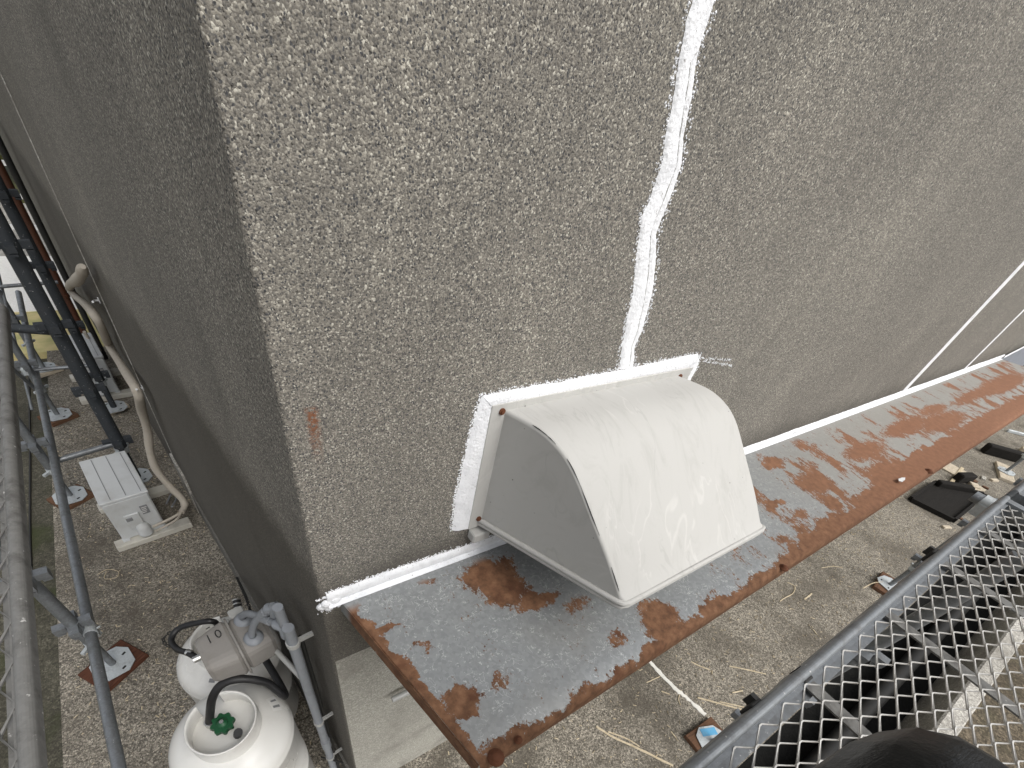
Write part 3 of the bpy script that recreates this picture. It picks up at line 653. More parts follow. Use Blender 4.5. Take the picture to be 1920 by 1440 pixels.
lb = part(surf_patch(T1, TR, sh1, .18, .62, .075, .05), 'label_sticker', 'paper', t1)
part(surf_patch(T1, TR, sh1, .10, .62, .012, .036, .003, 2, 2), 'print_block', 'acgrey', lb); part(surf_patch(T1, TR, sh1, .26, .62, .010, .030, .003, 2, 2), 'print_block', 'acgrey', lb)
T2 = V((-.378, .775, 0))
t2, z02, hz2, sh2 = gas_cylinder(T2, 1.0, .252, 'grey gas cylinder standing behind the regulator with red print on its side', math.radians(80))
lb = part(surf_patch(T2, .252, sh2, math.radians(235), .75, .09, .07), 'label_sticker', 'paper', t2); part(surf_patch(T2, .252, sh2, math.radians(238), .76, .03, .02, .003, 2, 2), 'print_block', 'acgrey', lb)
rm = MB()
for k in range(3):
    pts = []
    for i in range(9):
        a = math.radians(205 + k * 9) + i * .035; zz = .42 - .03 * k + .03 * math.sin(i * 1.3 + k); pts.append(V((T2.x +   .2545 * math.cos(a), T2.y +   .2545 * math.sin(a), zz)))
    rm.tube(pts, .004, 5)
part(rm, 'red_lettering', 'redmark', t2)

# regulator box, looped pipes and wall pipe
top = atw(541, 1180, .07)
wp = thing('gas_pipe', 'grey gas pipe running down the side wall beside the cylinders', 'pipe', (top.x, top.y, 0))
PX, PY = top.x, top.y
mb = MB(); dpts = [V((PX, PY, top.z + .01)), V((PX, PY, .62)), V((PX - .004, PY - .01, .05))]
mb.tube(dpts, .0195, 14); mb.tube([V((PX, PY, .70)), V((PX, PY, .60))], .024, 14); part(mb, 'pipe', 'pipe', wp)
for zz in (top.z - .10, .95, .42):
    c = MB(); c.tube([V((PX, PY, zz)), V((PX, PY, zz + .02))], .024, 14); q = V((PX, PY, zz + .01)); c.box(q - WN * .04, (.012, .08, .018), TH + math.pi / 2 + math.pi / 2 ); part(c, 'pipe_clamp', 'clamp', wp)
mb = MB(); mb.tube(spline([V((PX + .03, PY + .02, top.z - .1)), V((PX + .032, PY + .015, 1.2)), V((PX + .03, PY + .02, .7)), V((PX + .025, PY, .3)), V((PX + .03, PY - .03, .03))]), .008, 8); part(mb, 'cable', 'dark', wp)
mb = MB(); mb.tube([V((PX + .05, PY - .06, .40)), V((PX - .045, PY + .03, .40))], .005, 6); part(mb, 'tie_wire', 'dark', wp)

RZ = 1.44
rgc = atz(446, 1211, RZ)
reg = thing('gas_regulator', 'grey two-part gas regulator with twin looped pipes above the cylinders', 'regulator', rgc)
ax = WN.copy(); sidev = V((-ax.y, ax.x, 0))
RM = Matrix((( ax.x, sidev.x, 0), (ax.y, sidev.y, 0), (0, 0, 1)))
def rl(a, b, z): return rgc + ax * a + sidev * b + V((0, 0, z))
def rounded(mb, a0, a1, hw, hh, k=.35, n=24, s0=1.0, s1=1.0):
    """a soft box along the axis away from the wall"""
    vs = []
    prs = ((a0, s0 * .9), (a0 + (a1 - a0) * .12, s0), (a1 - (a1 - a0) * .12, s1), (a1, s1 * .88))
    for a, sc in prs:
        for i in range(n):
            an = 2 * math.pi * i / n; ca, sa = math.cos(an), math.sin(an)
            vs.append(rl(a, hw * sc * math.copysign(abs(ca) ** k, ca), hh * sc * math.copysign(abs(sa) ** k, sa)))
    fs = [(j * n + i, j * n + (i + 1) % n, (j + 1) * n + (i + 1) % n, (j + 1) * n + i) for j in range(3) for i in range(n)] + [tuple(range(n))[::-1], tuple(range(3 * n, 4 * n))]
    return mb.add(vs, fs)
part(rounded(MB(), -.125, -.002, .100, .080, .5, 24, .92, 1), 'rear_housing', 'reg', reg)
part(rounded(MB(), .002, .125, .106, .084, .42, 24, 1, .8), 'front_cover', 'reg', reg)
part(rounded(MB(), -.005, .005, .111, .090, .45), 'flange_plate', 'reg', reg)
mk = MB()
mk.tube([rl(.04, -.03 + .018 * math.cos(i / 10 * 6.283), .0905 + 0 * i) + ax * (.009 * math.sin(i / 10 * 6.283)) for i in range(10)], .0022, 5, closed=True)
part(mk, 'moulded_mark', 'dark', reg); mk = MB(); mk.tube([rl(.075, -.05, .083), rl(.075, -.01, .083)], .002, 5); part(mk, 'moulded_mark', 'dark', reg); mk = MB(); mk.tube([rl(.055, -.078, .088), rl(.07, -.078, .085)], .002, 5); part(mk, 'moulded_mark', 'dark', reg)
for b_, u, v in ((.05, 512, 1136), (-.05, 533, 1176)):
    a = rl(-.06, b_, .074); e_ = atw(u, v, .075); mid = a + V((0, 0, .075))
    lp = MB(); pts = spline([a, a + V((0, 0, .03)), a.lerp(e_, .25) + V((0, 0, .055)), a.lerp(e_, .62) + V((0, 0, .035)), e_], 7)
    lp.tube(pts, .0135, 12); part(lp, 'loop_pipe', 'pipe', reg)
    cu = MB(); k_ = int(len(pts) * .72); cu.tube([pts[k_], pts[k_ + 3]], .0175, 12); cu.tube([pts[-4], pts[-1], pts[-1] + V((0, 0, -.05))], .021, 12); part(cu, 'elbow', 'pipe', reg)
    gsk = MB(); gsk.lathe(a + V((0, 0, -.002)), [(.036, 0), (.036, .010), (.024, .018), (.0145, .02)], 18); part(gsk, 'pipe_collar', 'pipe', reg)
mb = MB(); e0 = atw(520, 1137, .075); mb.tube([e0 + V((0, 0, -.004)), V((PX + .01, PY + .055, 1.0)), V((PX + .01, PY + .055, .1))], .017, 12); part(mb, 'rear_pipe', 'pipe', reg)
vb = MB(); vb.box(rl(-.05, -.128, .02), (.06, .05, .05), RM, .006); vb.box(rl(-.055, -.125, .02), (.03, .045, .03), RM, .004); vb.box(rl(.0, -.122, -.01), (.03, .03, .05), RM, .004); part(vb, 'valve_block', 'clamp', reg)
gl = MB(); gl.cyl(rl(-.06, -.15, .01), .016, .055, 12, -sidev * .8 + V((0, 0, .2)) - ax * .2); part(gl, 'sight_glass', 'black', reg)
for k_ in (.2, .55, .9):
    rg = MB(); d_ = (-sidev * .8 + V((0, 0, .2)) - ax * .2).normalized(); q = rl(-.06, -.15, .01) + d_ * .055 * k_; rg.tube([q, q + d_ * .005], .0185, 12); part(rg, 'glass_ring', 'chrome', reg)
br = MB(); br.tube([rl(-.09, -.03, -.02), V((PX, PY, RZ - .05))], .012, 8); part(br, 'bracket', 'clamp', reg)
dp = MB(); dp.tube([rl(.045, -.105, -.03), rl(.045, -.135, -.20)], [.011, .009], 10); dp.tube([rl(.045, -.134, -.195), rl(.045, -.136, -.215)], .014, 10); part(dp, 'drip_pipe', 'clear', reg)

def hose(pts, r, label, ends):
    t = thing('gas_hose', label, 'hose', pts[0], 'black hoses between cylinders and regulator')
    part(MB().tube(spline(pts, 9), r, 12), 'rubber_tube', 'black', t)
    for a, b in ends: part(MB().tube([a, b], r * 1.15, 12), 'end_fitting', 'chrome', t)
vfit = T1 + V((-.055, .025, hz1 - .05))
p0 = T1 + V((-.05, .045, hz1 - .02))
hose([p0, atz(398, 1310, 1.32), atz(418, 1282, 1.38), atz(455, 1273, 1.38), atz(500, 1280, 1.32), atz(533, 1299, 1.2), rl(-.06, -.20, -.16), rl(-.06, -.175, -.05)], .0165, 'thick black hose arching over the nearest cylinder', [(p0 + V((0, 0, -.03)), p0 + V((0, 0, .012)))])
q0 = rl(.115, -.03, .0)
hose([rl(.14, -.03, .0), atz(352, 1224, RZ), atz(332, 1217, RZ - .02), atz(321, 1200, RZ - .03), atz(333, 1180, RZ - .02), atz(365, 1169, RZ), atz(405, 1168, RZ - .02), T2 + V((-.02, -.02, hz2 + .05))], .012, 'thin black hose looping left of the regulator', [(rl(.12, -.03, 0), rl(.155, -.03, 0)), (atz(360, 1225, RZ), atz(350, 1223, RZ))])

# chains
def chain(pts, label, r=.0035, link=.026):
    t = thing('chain', label, 'chain', pts[0]); path = spline(pts, 10); acc = 0; i = 0; last = path[0]; c = []
    tot = sum((b - a).length for a, b in zip(path, path[1:])); n = int(tot / (link * .78)); d = 0; j = 0
    cum = [0]
    for a, b in zip(path, path[1:]): cum.append(cum[-1] + (b - a).length)
    for k_ in range(n):
        s = (k_ + .5) / n * tot
        while j < len(cum) - 2 and cum[j + 1] < s: j += 1
        a, b = path[j], path[j + 1]; f = (s - cum[j]) / max(1e-6, cum[j + 1] - cum[j]); p = a.lerp(b, f); d_ = (b - a).normalized()
        sd1 = d_.orthogonal().normalized(); sd2 = d_.cross(sd1); q = sd1 if k_ % 2 else sd2; w_ = link * .30; ring = []
        for m_ in range(10):
            an = m_ / 10 * 2 * math.pi; ring.append(p + d_ * math.cos(an) * link * .5 + q * math.sin(an) * w_)
        part(MB().tube(ring, r, 5, closed=True), 'link', 'dark', t)
chain([atw(444, 1083, .02), atw(452, 1100, .05), atw(463, 1125, .08), atw(470, 1150, .09), atw(473, 1172, .07)], 'short dark chain hanging from a hook on the side wall')
chain([atz(345, 1178, .95), atz(325, 1183, .9), atz(308, 1195, .86), atz(308, 1205, .82), atz(318, 1213, .8)], 'dark chain looped round the farther gas cylinder')
hk = MB(); a = atw(444, 1083, 0); hk.tube([a, a + WN * .03, a + WN * .034 + V((0, 0, -.02))], .004, 6); single(hk, 'wall_hook', 'dark', 'small dark hook in the side wall holding the chain', 'hook')

# ------------------------------------------------------------------ air conditioners and their pipes
def air_con(c, rz, label, L_=.63, W_=.335, H_=.41):
    t = thing('air_conditioner', label, 'air conditioner', (0, 0, 0))
    b = MB(); b.box((0, 0, .055 + H_ / 2 - .01), (W_ - .012, L_ - .012, H_ - .02), bev=.012); part(b, 'casing', 'acwhite', t)
    tp = MB(); tp.box((0, 0, .055 + H_ - .006), (W_, L_, .022), bev=.005); tpo = part(tp, 'top_panel', 'acwhite', t)
    for x in (-.085, .02, .125):
        r = MB(); r.box((x * W_ / .335, 0, .055 + H_ + .0055), (.006, L_ * .93, .004)); part(r, 'panel_rib', 'acgrey', tpo)
    sc = MB(); sc.box((-.02, -L_ / 2 - .004, .055 + H_ * .42), (.11, .016, .15), bev=.006); sco = part(sc, 'service_cover', 'acwhite', t)
    hd = MB(); hd.box((-.045, -L_ / 2 - .014, .055 + H_ * .50), (.045, .008, .035), bev=.003); part(hd, 'cover_grip', 'acgrey', sco)
    vc = MB(); vc.lathe((0.01, -L_ / 2 - .005, .075), [(.055, 0), (.052, .06), (.04, .10), (.0005, .115)], 18); part(vc, 'valve_cover', 'acwhite', t)
    lb_ = MB(); lb_.box((.085, -L_ / 2 + .005, .055 + H_ * .60), (.055, .008, .085)); lbo = part(lb_, 'rating_label', 'acgrey', t)
    for k_ in range(4):
        q = MB(); q.box((.085 - .004 * k_, -L_ / 2 + .0005, .055 + H_ * (.66 - .04 * k_)), (.04 - .008 * (k_ % 2), .002, .005)); part(q, 'print_line', 'paper', lbo)
    for y in (-L_ / 2 + .03, L_ / 2 - .05):
        f = MB(); f.box((.06, y - .035, .027), (W_ + .24, .10, .054), bev=.006); part(f, 'support_block', 'block', t)
        for sx in (-1, 1):
            q = MB(); q.box((sx * W_ * .42, y - .02, .06), (.05, .05, .014)); part(q, 'foot', 'acwhite', t)
    fan = MB()
    for r_ in (.05, .09, .13, .16): fan.tube([(-W_ / 2 - .004, .05 + r_ * math.cos(a * .2618), .055 + H_ / 2 + r_ * math.sin(a * .2618)) for a in range(24)], .003, 4, closed=True)
    part(fan, 'fan_grille', 'acgrey', t)
    t.location = c; t.rotation_euler = (0, 0, rz); return t
ac1 = air_con((-.862, 3.075, 0), math.radians(9), 'pale grey air conditioner with a ribbed top beside the beige pipe')
ac2 = copy_tree(ac1, None, 'farther white air conditioner half hidden behind the dark scaffold posts', (-.98, 5.55, 0)); ac2.rotation_euler = (0, 0, math.radians(7))
rp = thing('refrigerant_pipe', 'beige wrapped pipe bulging from the side wall down to the near air conditioner', 'pipe', atw(350, 950, .3))
pts = [atw(156, 500, .05), atw(152, 515, .068), atw(143, 527, .09), atw(133, 533, .105), atw(130, 543, .11), atw(143, 556, .10), atw(166, 577, .085), atw(187, 607, .07), atw(205, 648, .06), atw(232, 692, .06), atw(256, 732, .07)]
Z0 = pts[-1].z
pts += [atz(u, v, Z0 + (.21 - Z0) * f) for u, v, f in ((266, 770, .22), (277, 810, .42), (281, 845, .58), (293, 880, .74), (318, 912, .88), (340, 934, .97))]

L0 = V((-.77, 2.72, .17))
pts += [atz(346, 948, .20), atz(340, 960, .19)]
dn = spline(pts, 6); rad = [.030 + .002 * math.sin(i * .7) for i in range(len(dn))]; rad[:8] = [.012, .020, .026, .029, .029, .028, .026, .025]
for i in range(6): rad[-1 - i] = .024
part(MB().tube(dn, rad, 14), 'wrapped_pipe', 'wrap', rp)
e_ = pts[-1]
for u0, v0, u1, v1, r in ((343, 962, 286, 988, .011), (345, 968, 292, 996, .009)): part(MB().tube(spline([e_, atz(u0 - 12, v0 + 4, .19), atz((u0 + u1) / 2, (v0 + v1) / 2, .18), atz(u1, v1, .17)], 6), r, 10), 'copper_sleeve', 'wrap', rp)
for (u, v), o_ in (((186, 563), .05), ((268, 727), .07)):
    a = atw(u, v, 0.0); q = MB(); c0 = atw(u - 12, v + 3, .07); q.tube([a, a + WN * .03, c0], .007, 6); q.box(a, (.03, .012, .03), TH); part(q, 'pipe_clip', 'white', rp)
cb_ = MB(); cb_.tube(spline([atz(322, 950, .25), atz(330, 935, .16), atz(322, 925, .08), atz(312, 945, .03)], 6), .007, 6); single(cb_, 'drain_hose', 'pipe', 'thin grey drain hose behind the near air conditioner', 'hose')

# far end of the side wall: downpipe, dark pipes, cable box, second pipe
base = atz(172, 655, .1)
dpz = thing('downpipe', 'dark brown downpipe standing at the far end of the side wall', 'downpipe', (base.x, base.y, 0))
part(MB().tube([V((base.x, base.y, .02)), V((base.x, base.y, 5.4))], .042, 14), 'pipe', 'brown', dpz)
for zz in (.7, 1.6, 2.5): part(MB().tube([V((base.x, base.y, zz)), V((base.x, base.y, zz + .03))], .05, 14), 'pipe_clamp', 'brown', dpz)
for k_, (u, v, r, lab) in enumerate((((196, 668, .03, 'black pipe beside the brown downpipe'), (186, 655, .015, 'thin dark conduit beside the brown downpipe')))):
    b2 = atz(u, v, .05); single(MB().tube([V((b2.x, b2.y, .02)), V((b2.x, b2.y, 5.2))], r, 10), 'vertical_pipe', 'dark', lab, 'pipe')
bx = atw(68, 402, .25); jb = thing('junction_box', 'small pale box fixed high on the far side wall', 'junction box', bx)
part(MB().box(bx, (.14, .16, .22), TH, .01), 'case', 'white', jb); part(MB().box(bx + WN * .075, (.02, .12, .16), TH), 'lid', 'clamp', jb)
sp2 = MB(); sp2.tube(spline([atz(158, 622, .55), atz(176, 650, .35), atz(186, 655, .2), atz(186, 662, .12), atz(168, 672, .15)], 6), .018, 8); single(sp2, 'condenser_pipe', 'wrap', 'beige pipe curling down at the farther air conditioner', 'pipe')

# ------------------------------------------------------------------ scaffold
def flange_set(mb, c, r=.0243):
    c = V(c); mb.tube([c + V((0, 0, -.02)), c + V((0, 0, .02))], r + .005, 12)
    for k_ in range(4):
        a = k_ * math.pi / 2 + .1; d_ = V((math.cos(a), math.sin(a), 0))
        mb.box(c + d_ * (r + .03), (.06, .05, .042), a); mb.box(c + d_ * (r + .038) + V((0, 0, -.034)), (.04, .04, .014), a)
def standard(xy, ztop, label, zs, group, blue=False, rot=0.0, wmat='redwood', woodlab=None, wood=True, pad=(.26, .22), matl='steel', TR_=.034):
    pad = (pad[0] * 1.05, pad[1] * 1.05)
    x, y = xy; zb = .045 if wood else .005
    if wood:
        wb = MB(); wb.box((0, 0, .02), (*pad, .04), None, .004); wo = wb.build('wood_pad', MT[wmat]); wo.location = (x, y, 0); wo.rotation_euler = (0, 0, rot + .35)
        wo['label'] = woodlab; wo['category'] = 'plank'; wo['group'] = 'wooden pads under the scaffold posts'
    t = thing('scaffold_standard', label, 'scaffold post', (x, y, zb), group)
    part(MB().tube([V((x, y, .36)), V((x, y, ztop))], TR_, 16), 'tube', matl, t)
    part(MB().tube([V((x, y, zb)), V((x, y, .45))], TR_ * .68, 12), 'jack_screw', matl, t)
    nu = MB(); nu.tube([V((x, y, .31)), V((x, y, .355))], TR_ * 1.08, 12); nu.box((x, y, .332), (.17, .02, .02), rot + .7); part(nu, 'jack_nut', 'steel_pale', t)
    s = .235; c_ = .055; h = s / 2
    oct_ = [(-h + c_, -h), (h - c_, -h), (h, -h + c_), (h, h - c_), (h - c_, h), (-h + c_, h), (-h, h - c_), (-h, -h + c_)]
    cs, sn = math.cos(rot), math.sin(rot); pol = [(x + a * cs - b * sn, y + a * sn + b * cs) for a, b in oct_]
    bp = part(MB().prism(pol, zb, zb + .006), 'base_plate', 'steel_pale', t)
    for a, b in ((.08, 0.03), (-.08, -.03), (-.045, .08), (.045, -.08)):
        hx, hy = x + a * cs - b * sn, y + a * sn + b * cs; part(MB().box((hx, hy, zb + .0068), (.026, .014, .0016), rot + .5), 'slot', 'dark', bp)
    if blue:
        part(MB().box((x - .075 * sn, y + .075 * cs, zb + .0075), (.13, .055, .002), rot), 'blue_tape', 'blue', bp)
    for zz in zs:
        m2 = MB(); flange_set(m2, (x, y, zz), TR_); part(m2, 'wedge_pocket', matl, t)
    return t
GL = 'scaffold posts along the side wall'; GR = 'scaffold posts along the front wall'
J = [atz(212, 1245, .04), atz(132, 930, .04), atz(108, 778, .04), atz(82, 690, .04)]
W_ = 'red-brown wooden pad under the scaffold post '
standard(J[0].xy, 2.2, 'nearest left scaffold post standing on a red-brown pad', (.55, 1.0, 1.45, 1.9), GL, rot=.25, woodlab=W_ + 'nearest the gas cylinders', pad=(.30, .24))
standard(J[1].xy, 5.2, 'left scaffold post whose foot is beside the near air conditioner', (.6, 1.05, 1.5, 1.95, 2.4, 2.85), GL, rot=.2, woodlab=W_ + 'beside the near air conditioner', wmat='brownwood')
standard(J[2].xy, 5.2, 'left scaffold post third along from the gas cylinders', (.6, 1.05, 1.5, 1.95, 2.4, 2.85), GL, rot=.2, woodlab=W_ + 'third along from the gas cylinders', wmat='brownwood')
standard(J[3].xy, 5.2, 'left scaffold post fourth and farthest from the gas cylinders', (.6, 1.05, 1.5, 1.95, 2.4, 2.85), GL, rot=.2, woodlab=W_ + 'farthest from the gas cylinders', wmat='palewood')
I1 = (-.80, 3.66); I2 = atz(214, 764, .04).xy
standard(I1, 5.2, 'dark scaffold post rising behind the near air conditioner', (.42, .92, 1.42, 1.92, 2.42, 2.92), GL, wood=False, rot=.2, matl='steel_backlit', TR_=.052)
standard(I2, 5.2, 'dark scaffold post between the two air conditioners', (.42, .92, 1.42, 1.92, 2.42, 2.92), GL, rot=.2, woodlab='wooden pad under the scaffold post between the air conditioners', wmat='palewood', pad=(.26, .10), matl='steel_backlit', TR_=.044)
def tubebar(a, b, label, r=.0214, cat='scaffold tube', clamps=(), group=None, matl='steel'):
    a, b = V(a), V(b); t = thing('scaffold_tube', label, cat, a, group); part(MB().tube([a, b], r, 14), 'tube', matl, t)
    d_ = (b - a).normalized()
    for f in clamps:
        c = a.lerp(b, f); q = MB(); q.tube([c - d_ * .03, c + d_ * .03], r + .006, 12); q.box(c + V((0, 0, -.03)) + d_.cross(V((0, 0, 1))) * .01, (.05, .04, .05), math.atan2(d_.y, d_.x)); q.tube([c + V((.03, 0, .0)), c + V((.055, 0, .012))], .006, 6); part(q, 'clamp', 'steel_pale', t)
    return t
LZ = .46; lx = lambda y: J[0].x + .045 + (y - J[0].y) * (J[3].x - J[0].x) / (J[3].y - J[0].y)
tubebar((lx(.1), .1, LZ), (lx(3.4), 3.4, LZ), 'long steel tube running low past the nearest left post', clamps=(.44,), r=.031)
tubebar((lx(3.4) + .002, 3.4, LZ), (lx(7.2), 7.2, LZ), 'far length of the low steel tube by the farther posts', r=.031)
tubebar((J[1].x, J[1].y, .40), (I1[0], I1[1], .40), 'short cross tube just behind the near air conditioner', r=.024)
tubebar((J[2].x - .45, J[2].y, .55), (J[2].x + .02, J[2].y, .55), 'bright short tube at the third left post', clamps=(.9,))
tubebar((J[2].x, J[2].y + .02, .52), (I2[0], I2[1], .52), 'cross tube joining the third post to the dark post', r=.017)
tubebar((J[3].x, J[3].y, .9), (-.95, J[3].y + .1, .9), 'cross tube at the farthest left post', r=.017)
tubebar((J[2].x - .02, J[2].y + .1, .15), (J[1].x - .03, J[1].y + .2, 1.6), 'slanting brace tube between the second and third left posts', r=.017)
tubebar((J[0].x - .5, 4.0, 1.38), (I1[0], 3.72, 1.35), 'dark cross tube higher up on the dark posts', r=.03, matl='steel_backlit')
tubebar((-1.55, 5.0, .1), (-1.38, 6.6, 1.2), 'thin slanting brace beyond the farthest posts', r=.013)

def mesh_plank(origin, L_, W2, rot, label, matl_rail='steel', rib=(.38, .93, 1.45), LW=.095, SW=.044, dirty=False, DEP=.055, R=.0125, FL=.036, LIP=.062):
    """steel plank: expanded metal between two folded rails; origin = corner, length along local x, width along local -y"""
    t = thing('scaffold_plank', label, 'scaffold plank', (0, 0, 0), 'steel mesh planks')
    for sgn, y in ((1, 0), (-1, -W2)):
        rl_ = MB(); pr = []
        # outer bead, flat flange and lower lip of the folded rail
        cy = y - sgn * R
        for i in range(13):
            a = math.pi * (1.25 - i / 12 * 1.25) - .2; pr.append((cy + sgn * -math.cos(a) * R, -R + math.sin(a) * R))
        pr = [(y - sgn * .002, -.055)] + [(cy - sgn * R * math.cos(math.pi * i / 8 + 0), -R + R * math.sin(math.pi * i / 8)) for i in range(8, -1, -1)][::-1][::-1]
        pr = [(cy + sgn * R * math.cos(math.pi * i / 10), -R + R * math.sin(math.pi * i / 10)) for i in range(11)]
        pr = [(y, -DEP)] + pr + [(y - sgn * (2 * R + .001), -R - .004), (y - sgn * FL, -R - .003)]
        n = len(pr); vs = [(x, a, b) for x in (0, L_) for a, b in pr]
        rl_.add(vs, [(i, i + 1, n + i + 1, n + i) for i in range(n - 1)], False)
        rl_.add([(x, a, b) for x in (0, L_) for a, b in ((y, -DEP), (y - sgn * LIP, -DEP), (y - sgn * LIP, -DEP + .004), (y, -DEP + .004))], [(0, 1, 5, 4), (3, 7, 6, 2), (1, 2, 6, 5)])
        part(rl_, 'side_rail', 'steel_dirty' if dirty else matl_rail, t)
    for x in rib:
        if x < L_: part(MB().box((x, -W2 / 2, -.040), (.036, W2 - .05, .005)), 'cross_rib', 'steel_dirty', t)
    for x in (.02, L_ - .02):
        part(MB().box((x, -W2 / 2, -.030), (.04, W2 - .04, .045)), 'end_channel', matl_rail, t)
    for x, sg in ((0, -1), (L_, 1)):
        for yy in (-.09, -W2 + .09):
            hk = MB(); hk.tube([(x, yy, -.02), (x + sg * .03, yy, -.01), (x + sg * .065, yy, -.025), (x + sg * .07, yy, -.06)], .011, 8); part(hk, 'hook', matl_rail, t)
    ms = MB(); y0, y1 = -FL + .004, -W2 + FL - .004; nrow = int((y0 - y1) / (SW / 2)); zc_ = -R - .004; tw = .0031; th = .0034
    for rI in range(nrow):
        ya = y0 - rI * SW / 2; yb = ya - SW / 2; ncol = int(L_ / LW) + 1
        pts2 = []
        for c in range(2 * ncol + 1):
            x = c * LW / 2; hi = (c + rI) % 2 == 0; yy = ya if hi else yb; k_ = .0035
            if x > L_: break
            pts2.append((x - k_, yy, hi)); pts2.append((x + k_, yy, hi))
        vs = []; fs = []
        for x, yy, hi in pts2:
            tz = .003 if hi else -.003; x = min(max(x, 0), L_)
            w2 = tw * .5
            vs += [(x, yy + w2, zc_ + tz), (x, yy - w2, zc_ + tz * .6 + .0010), (x, yy - w2, zc_ + tz - th), (x, yy + w2, zc_ + tz - th)]
        for i in range(len(pts2) - 1):
            for q in range(4): fs.append((i * 4 + q, i * 4 + (q + 1) % 4, (i + 1) * 4 + (q + 1) % 4, (i + 1) * 4 + q))
        ms.add(vs, fs)
    part(ms, 'expanded_mesh', 'steel_dirty' if dirty else 'mesh', t)
    t.location = origin; t.rotation_euler = (0, 0, rot); ORG[t.name] = V((0, 0, 0))
    return t
PZ = 2.30
PA = atz(1330, 1400, PZ); PB = atz(1893, 921, PZ)
prot = math.atan2(PB.y - PA.y, PB.x - PA.x)
px1 = 2.50
mesh_plank((px1 - 2.4, PA.y + .002, PZ), 2.4, .50, prot, 'pale mesh scaffold plank under the knee at lower right', rib=(.35, .80, 1.25, 1.70, 2.1))
mesh_plank((px1 - 2.4 - 1.95, PA.y + .002, PZ), 1.85, .50, prot, 'mesh scaffold plank left of the knee, mostly out of view', rib=(.4, .9, 1.4))
mesh_plank((px1 + .10, PA.y - .004, PZ), 1.85, .50, prot, 'farther mesh scaffold plank at the right edge', rib=(.4, .9, 1.4))
LA = atz(68, 1440, PZ); LB = atz(14, 660, PZ)
lrot = math.atan2(LB.y - LA.y, LB.x - LA.x)
ld = V((math.cos(lrot), math.sin(lrot), 0))
lo = LA - ld * .75
# local x must run so that the plank lies to the left (west): start at the far end and run back
far = LA + ld * 1.85
mesh_plank(far, 2.4, .50, lrot + math.pi, 'mortar-splashed mesh scaffold plank at the left edge', dirty=True, rib=(.4, .9, 1.4, 1.9), R=.013, FL=.032, LIP=.045, DEP=.032)
standard(atz(1337, 1392, .04).xy, 2.18, 'right scaffold post with blue tape on its foot plate', (.45, .95, 1.45), GR, True, rot=-.38, wmat='brownwood', woodlab='brown wooden pad under the blue-taped foot plate', pad=(.30, .27))
standard(atz(1668, 1097, .04).xy, 2.18, 'right scaffold post on a brown pad beyond the taped one', (.45, .95, 1.45), GR, rot=-.2, wmat='brownwood', woodlab='brown wooden pad of the untaped right post', pad=(.36, .22))
standard(atz(1886, 884, .04).xy, 2.18, 'farthest right scaffold post on a bleached pale board', (.45, .95, 1.45), GR, rot=0, wmat='palewood', woodlab='bleached board under the farthest right post', pad=(.62, .20))
ry = atz(1337, 1392, .04).y
tubebar((-.5, ry - .42, 2.205), (6.3, ry - .37, 2.205), 'steel tube carrying the mesh planks from below', clamps=(.42,))
tubebar((px1 - 2.46, -.80, 2.215), (px1 - 2.46, -1.36, 2.215), 'cross tube under the near end of the plank', r=.0214)
tubebar((px1 + .05, -.74, 2.225), (px1 + .05, -1.36, 2.225), 'cross tube at the joint between the mesh planks', clamps=(.1,), r=.0214)
for k_, (u, v) in enumerate(((1411, 1328), (1500, 1277), (1746, 1042))):
    c = atz(u, v, PZ - .035); q = MB(); q.box(c, (.036, .020, .045), prot, .003); q.box(c + V((.01, .016, .006)), (.012, .016, .03), prot)
    single(q, 'plank_catch', 'dark', ('black wedge catch nearest the blue-taped foot', 'black wedge catch in the middle of the plank rail', 'black wedge catch near the far end of the rail')[k_], 'catch', 'black wedge catches along the plank rail')
# unseen deck added over the side passage to shade the wall and ground
for k_ in range(1, 3):
    y0 = .9 + k_ * 1.9
    dk = thing('shade_deck', 'unseen steel deck added for shade above ' + ('the gas cylinders', 'the near air conditioner', 'the farther air conditioner')[k_], 'scaffold plank', (-.85, y0, 4.25), 'unseen shade decks')
    part(MB().box((-.85, y0 + .92, 4.27), (.9, 1.84, .03)), 'shade_sheet', 'steel', dk)

# ------------------------------------------------------------------ things lying on the slab
def bar(p, q, w_, h_, name, mat, label, cat, group=None):
    p, q = V(p), V(q); d_ = q - p; mb = MB(); mb.box((0, 0, h_ / 2), (d_.length, w_, h_), None, min(w_, h_) * .12); o = mb.build(name, MT[mat])
    o.location = (p + q) / 2; o.rotation_euler = (0, 0, math.atan2(d_.y, d_.x)); o['label'] = label; o['category'] = cat
    if group: o['group'] = group
    return o
zf_ = lambda a, b, z=0: atz(1660 + a * .1528, 780 + b * .1528, z)
# black box stands in for a dark opening; timbers by the far right
tr = thing('dark_opening', 'shallow black box standing in for a dark opening near the far posts', 'box', zf_(680, 1060, 0))
c4 = [zf_(300, 1040), zf_(590, 845), zf_(1170, 985), zf_(800, 1290)]
tb = MB(); tb.prism([(p.x, p.y) for p in c4], .004, .02); part(tb, 'bottom', 'darkwood', tr)  # bottom coloured black for the dark inside the opening
for i in range(4):
    a, b = c4[i], c4[(i + 1) % 4]; d_ = (b - a).normalized(); n_ = V((-d_.y, d_.x, 0)); m2 = MB()
    m2.prism([(a.x, a.y), (b.x, b.y), (b.x + n_.x * .04, b.y + n_.y * .04), (a.x + n_.x * .04, a.y + n_.y * .04)], 0, .06); part(m2, 'side_board', 'darkwood', tr)
bar(zf_(600, 860), zf_(1010, 930, 0), .10, .10, 'timber', 'darkwood', 'dark timber along the back of the black box', 'timber', 'timbers by the black box')
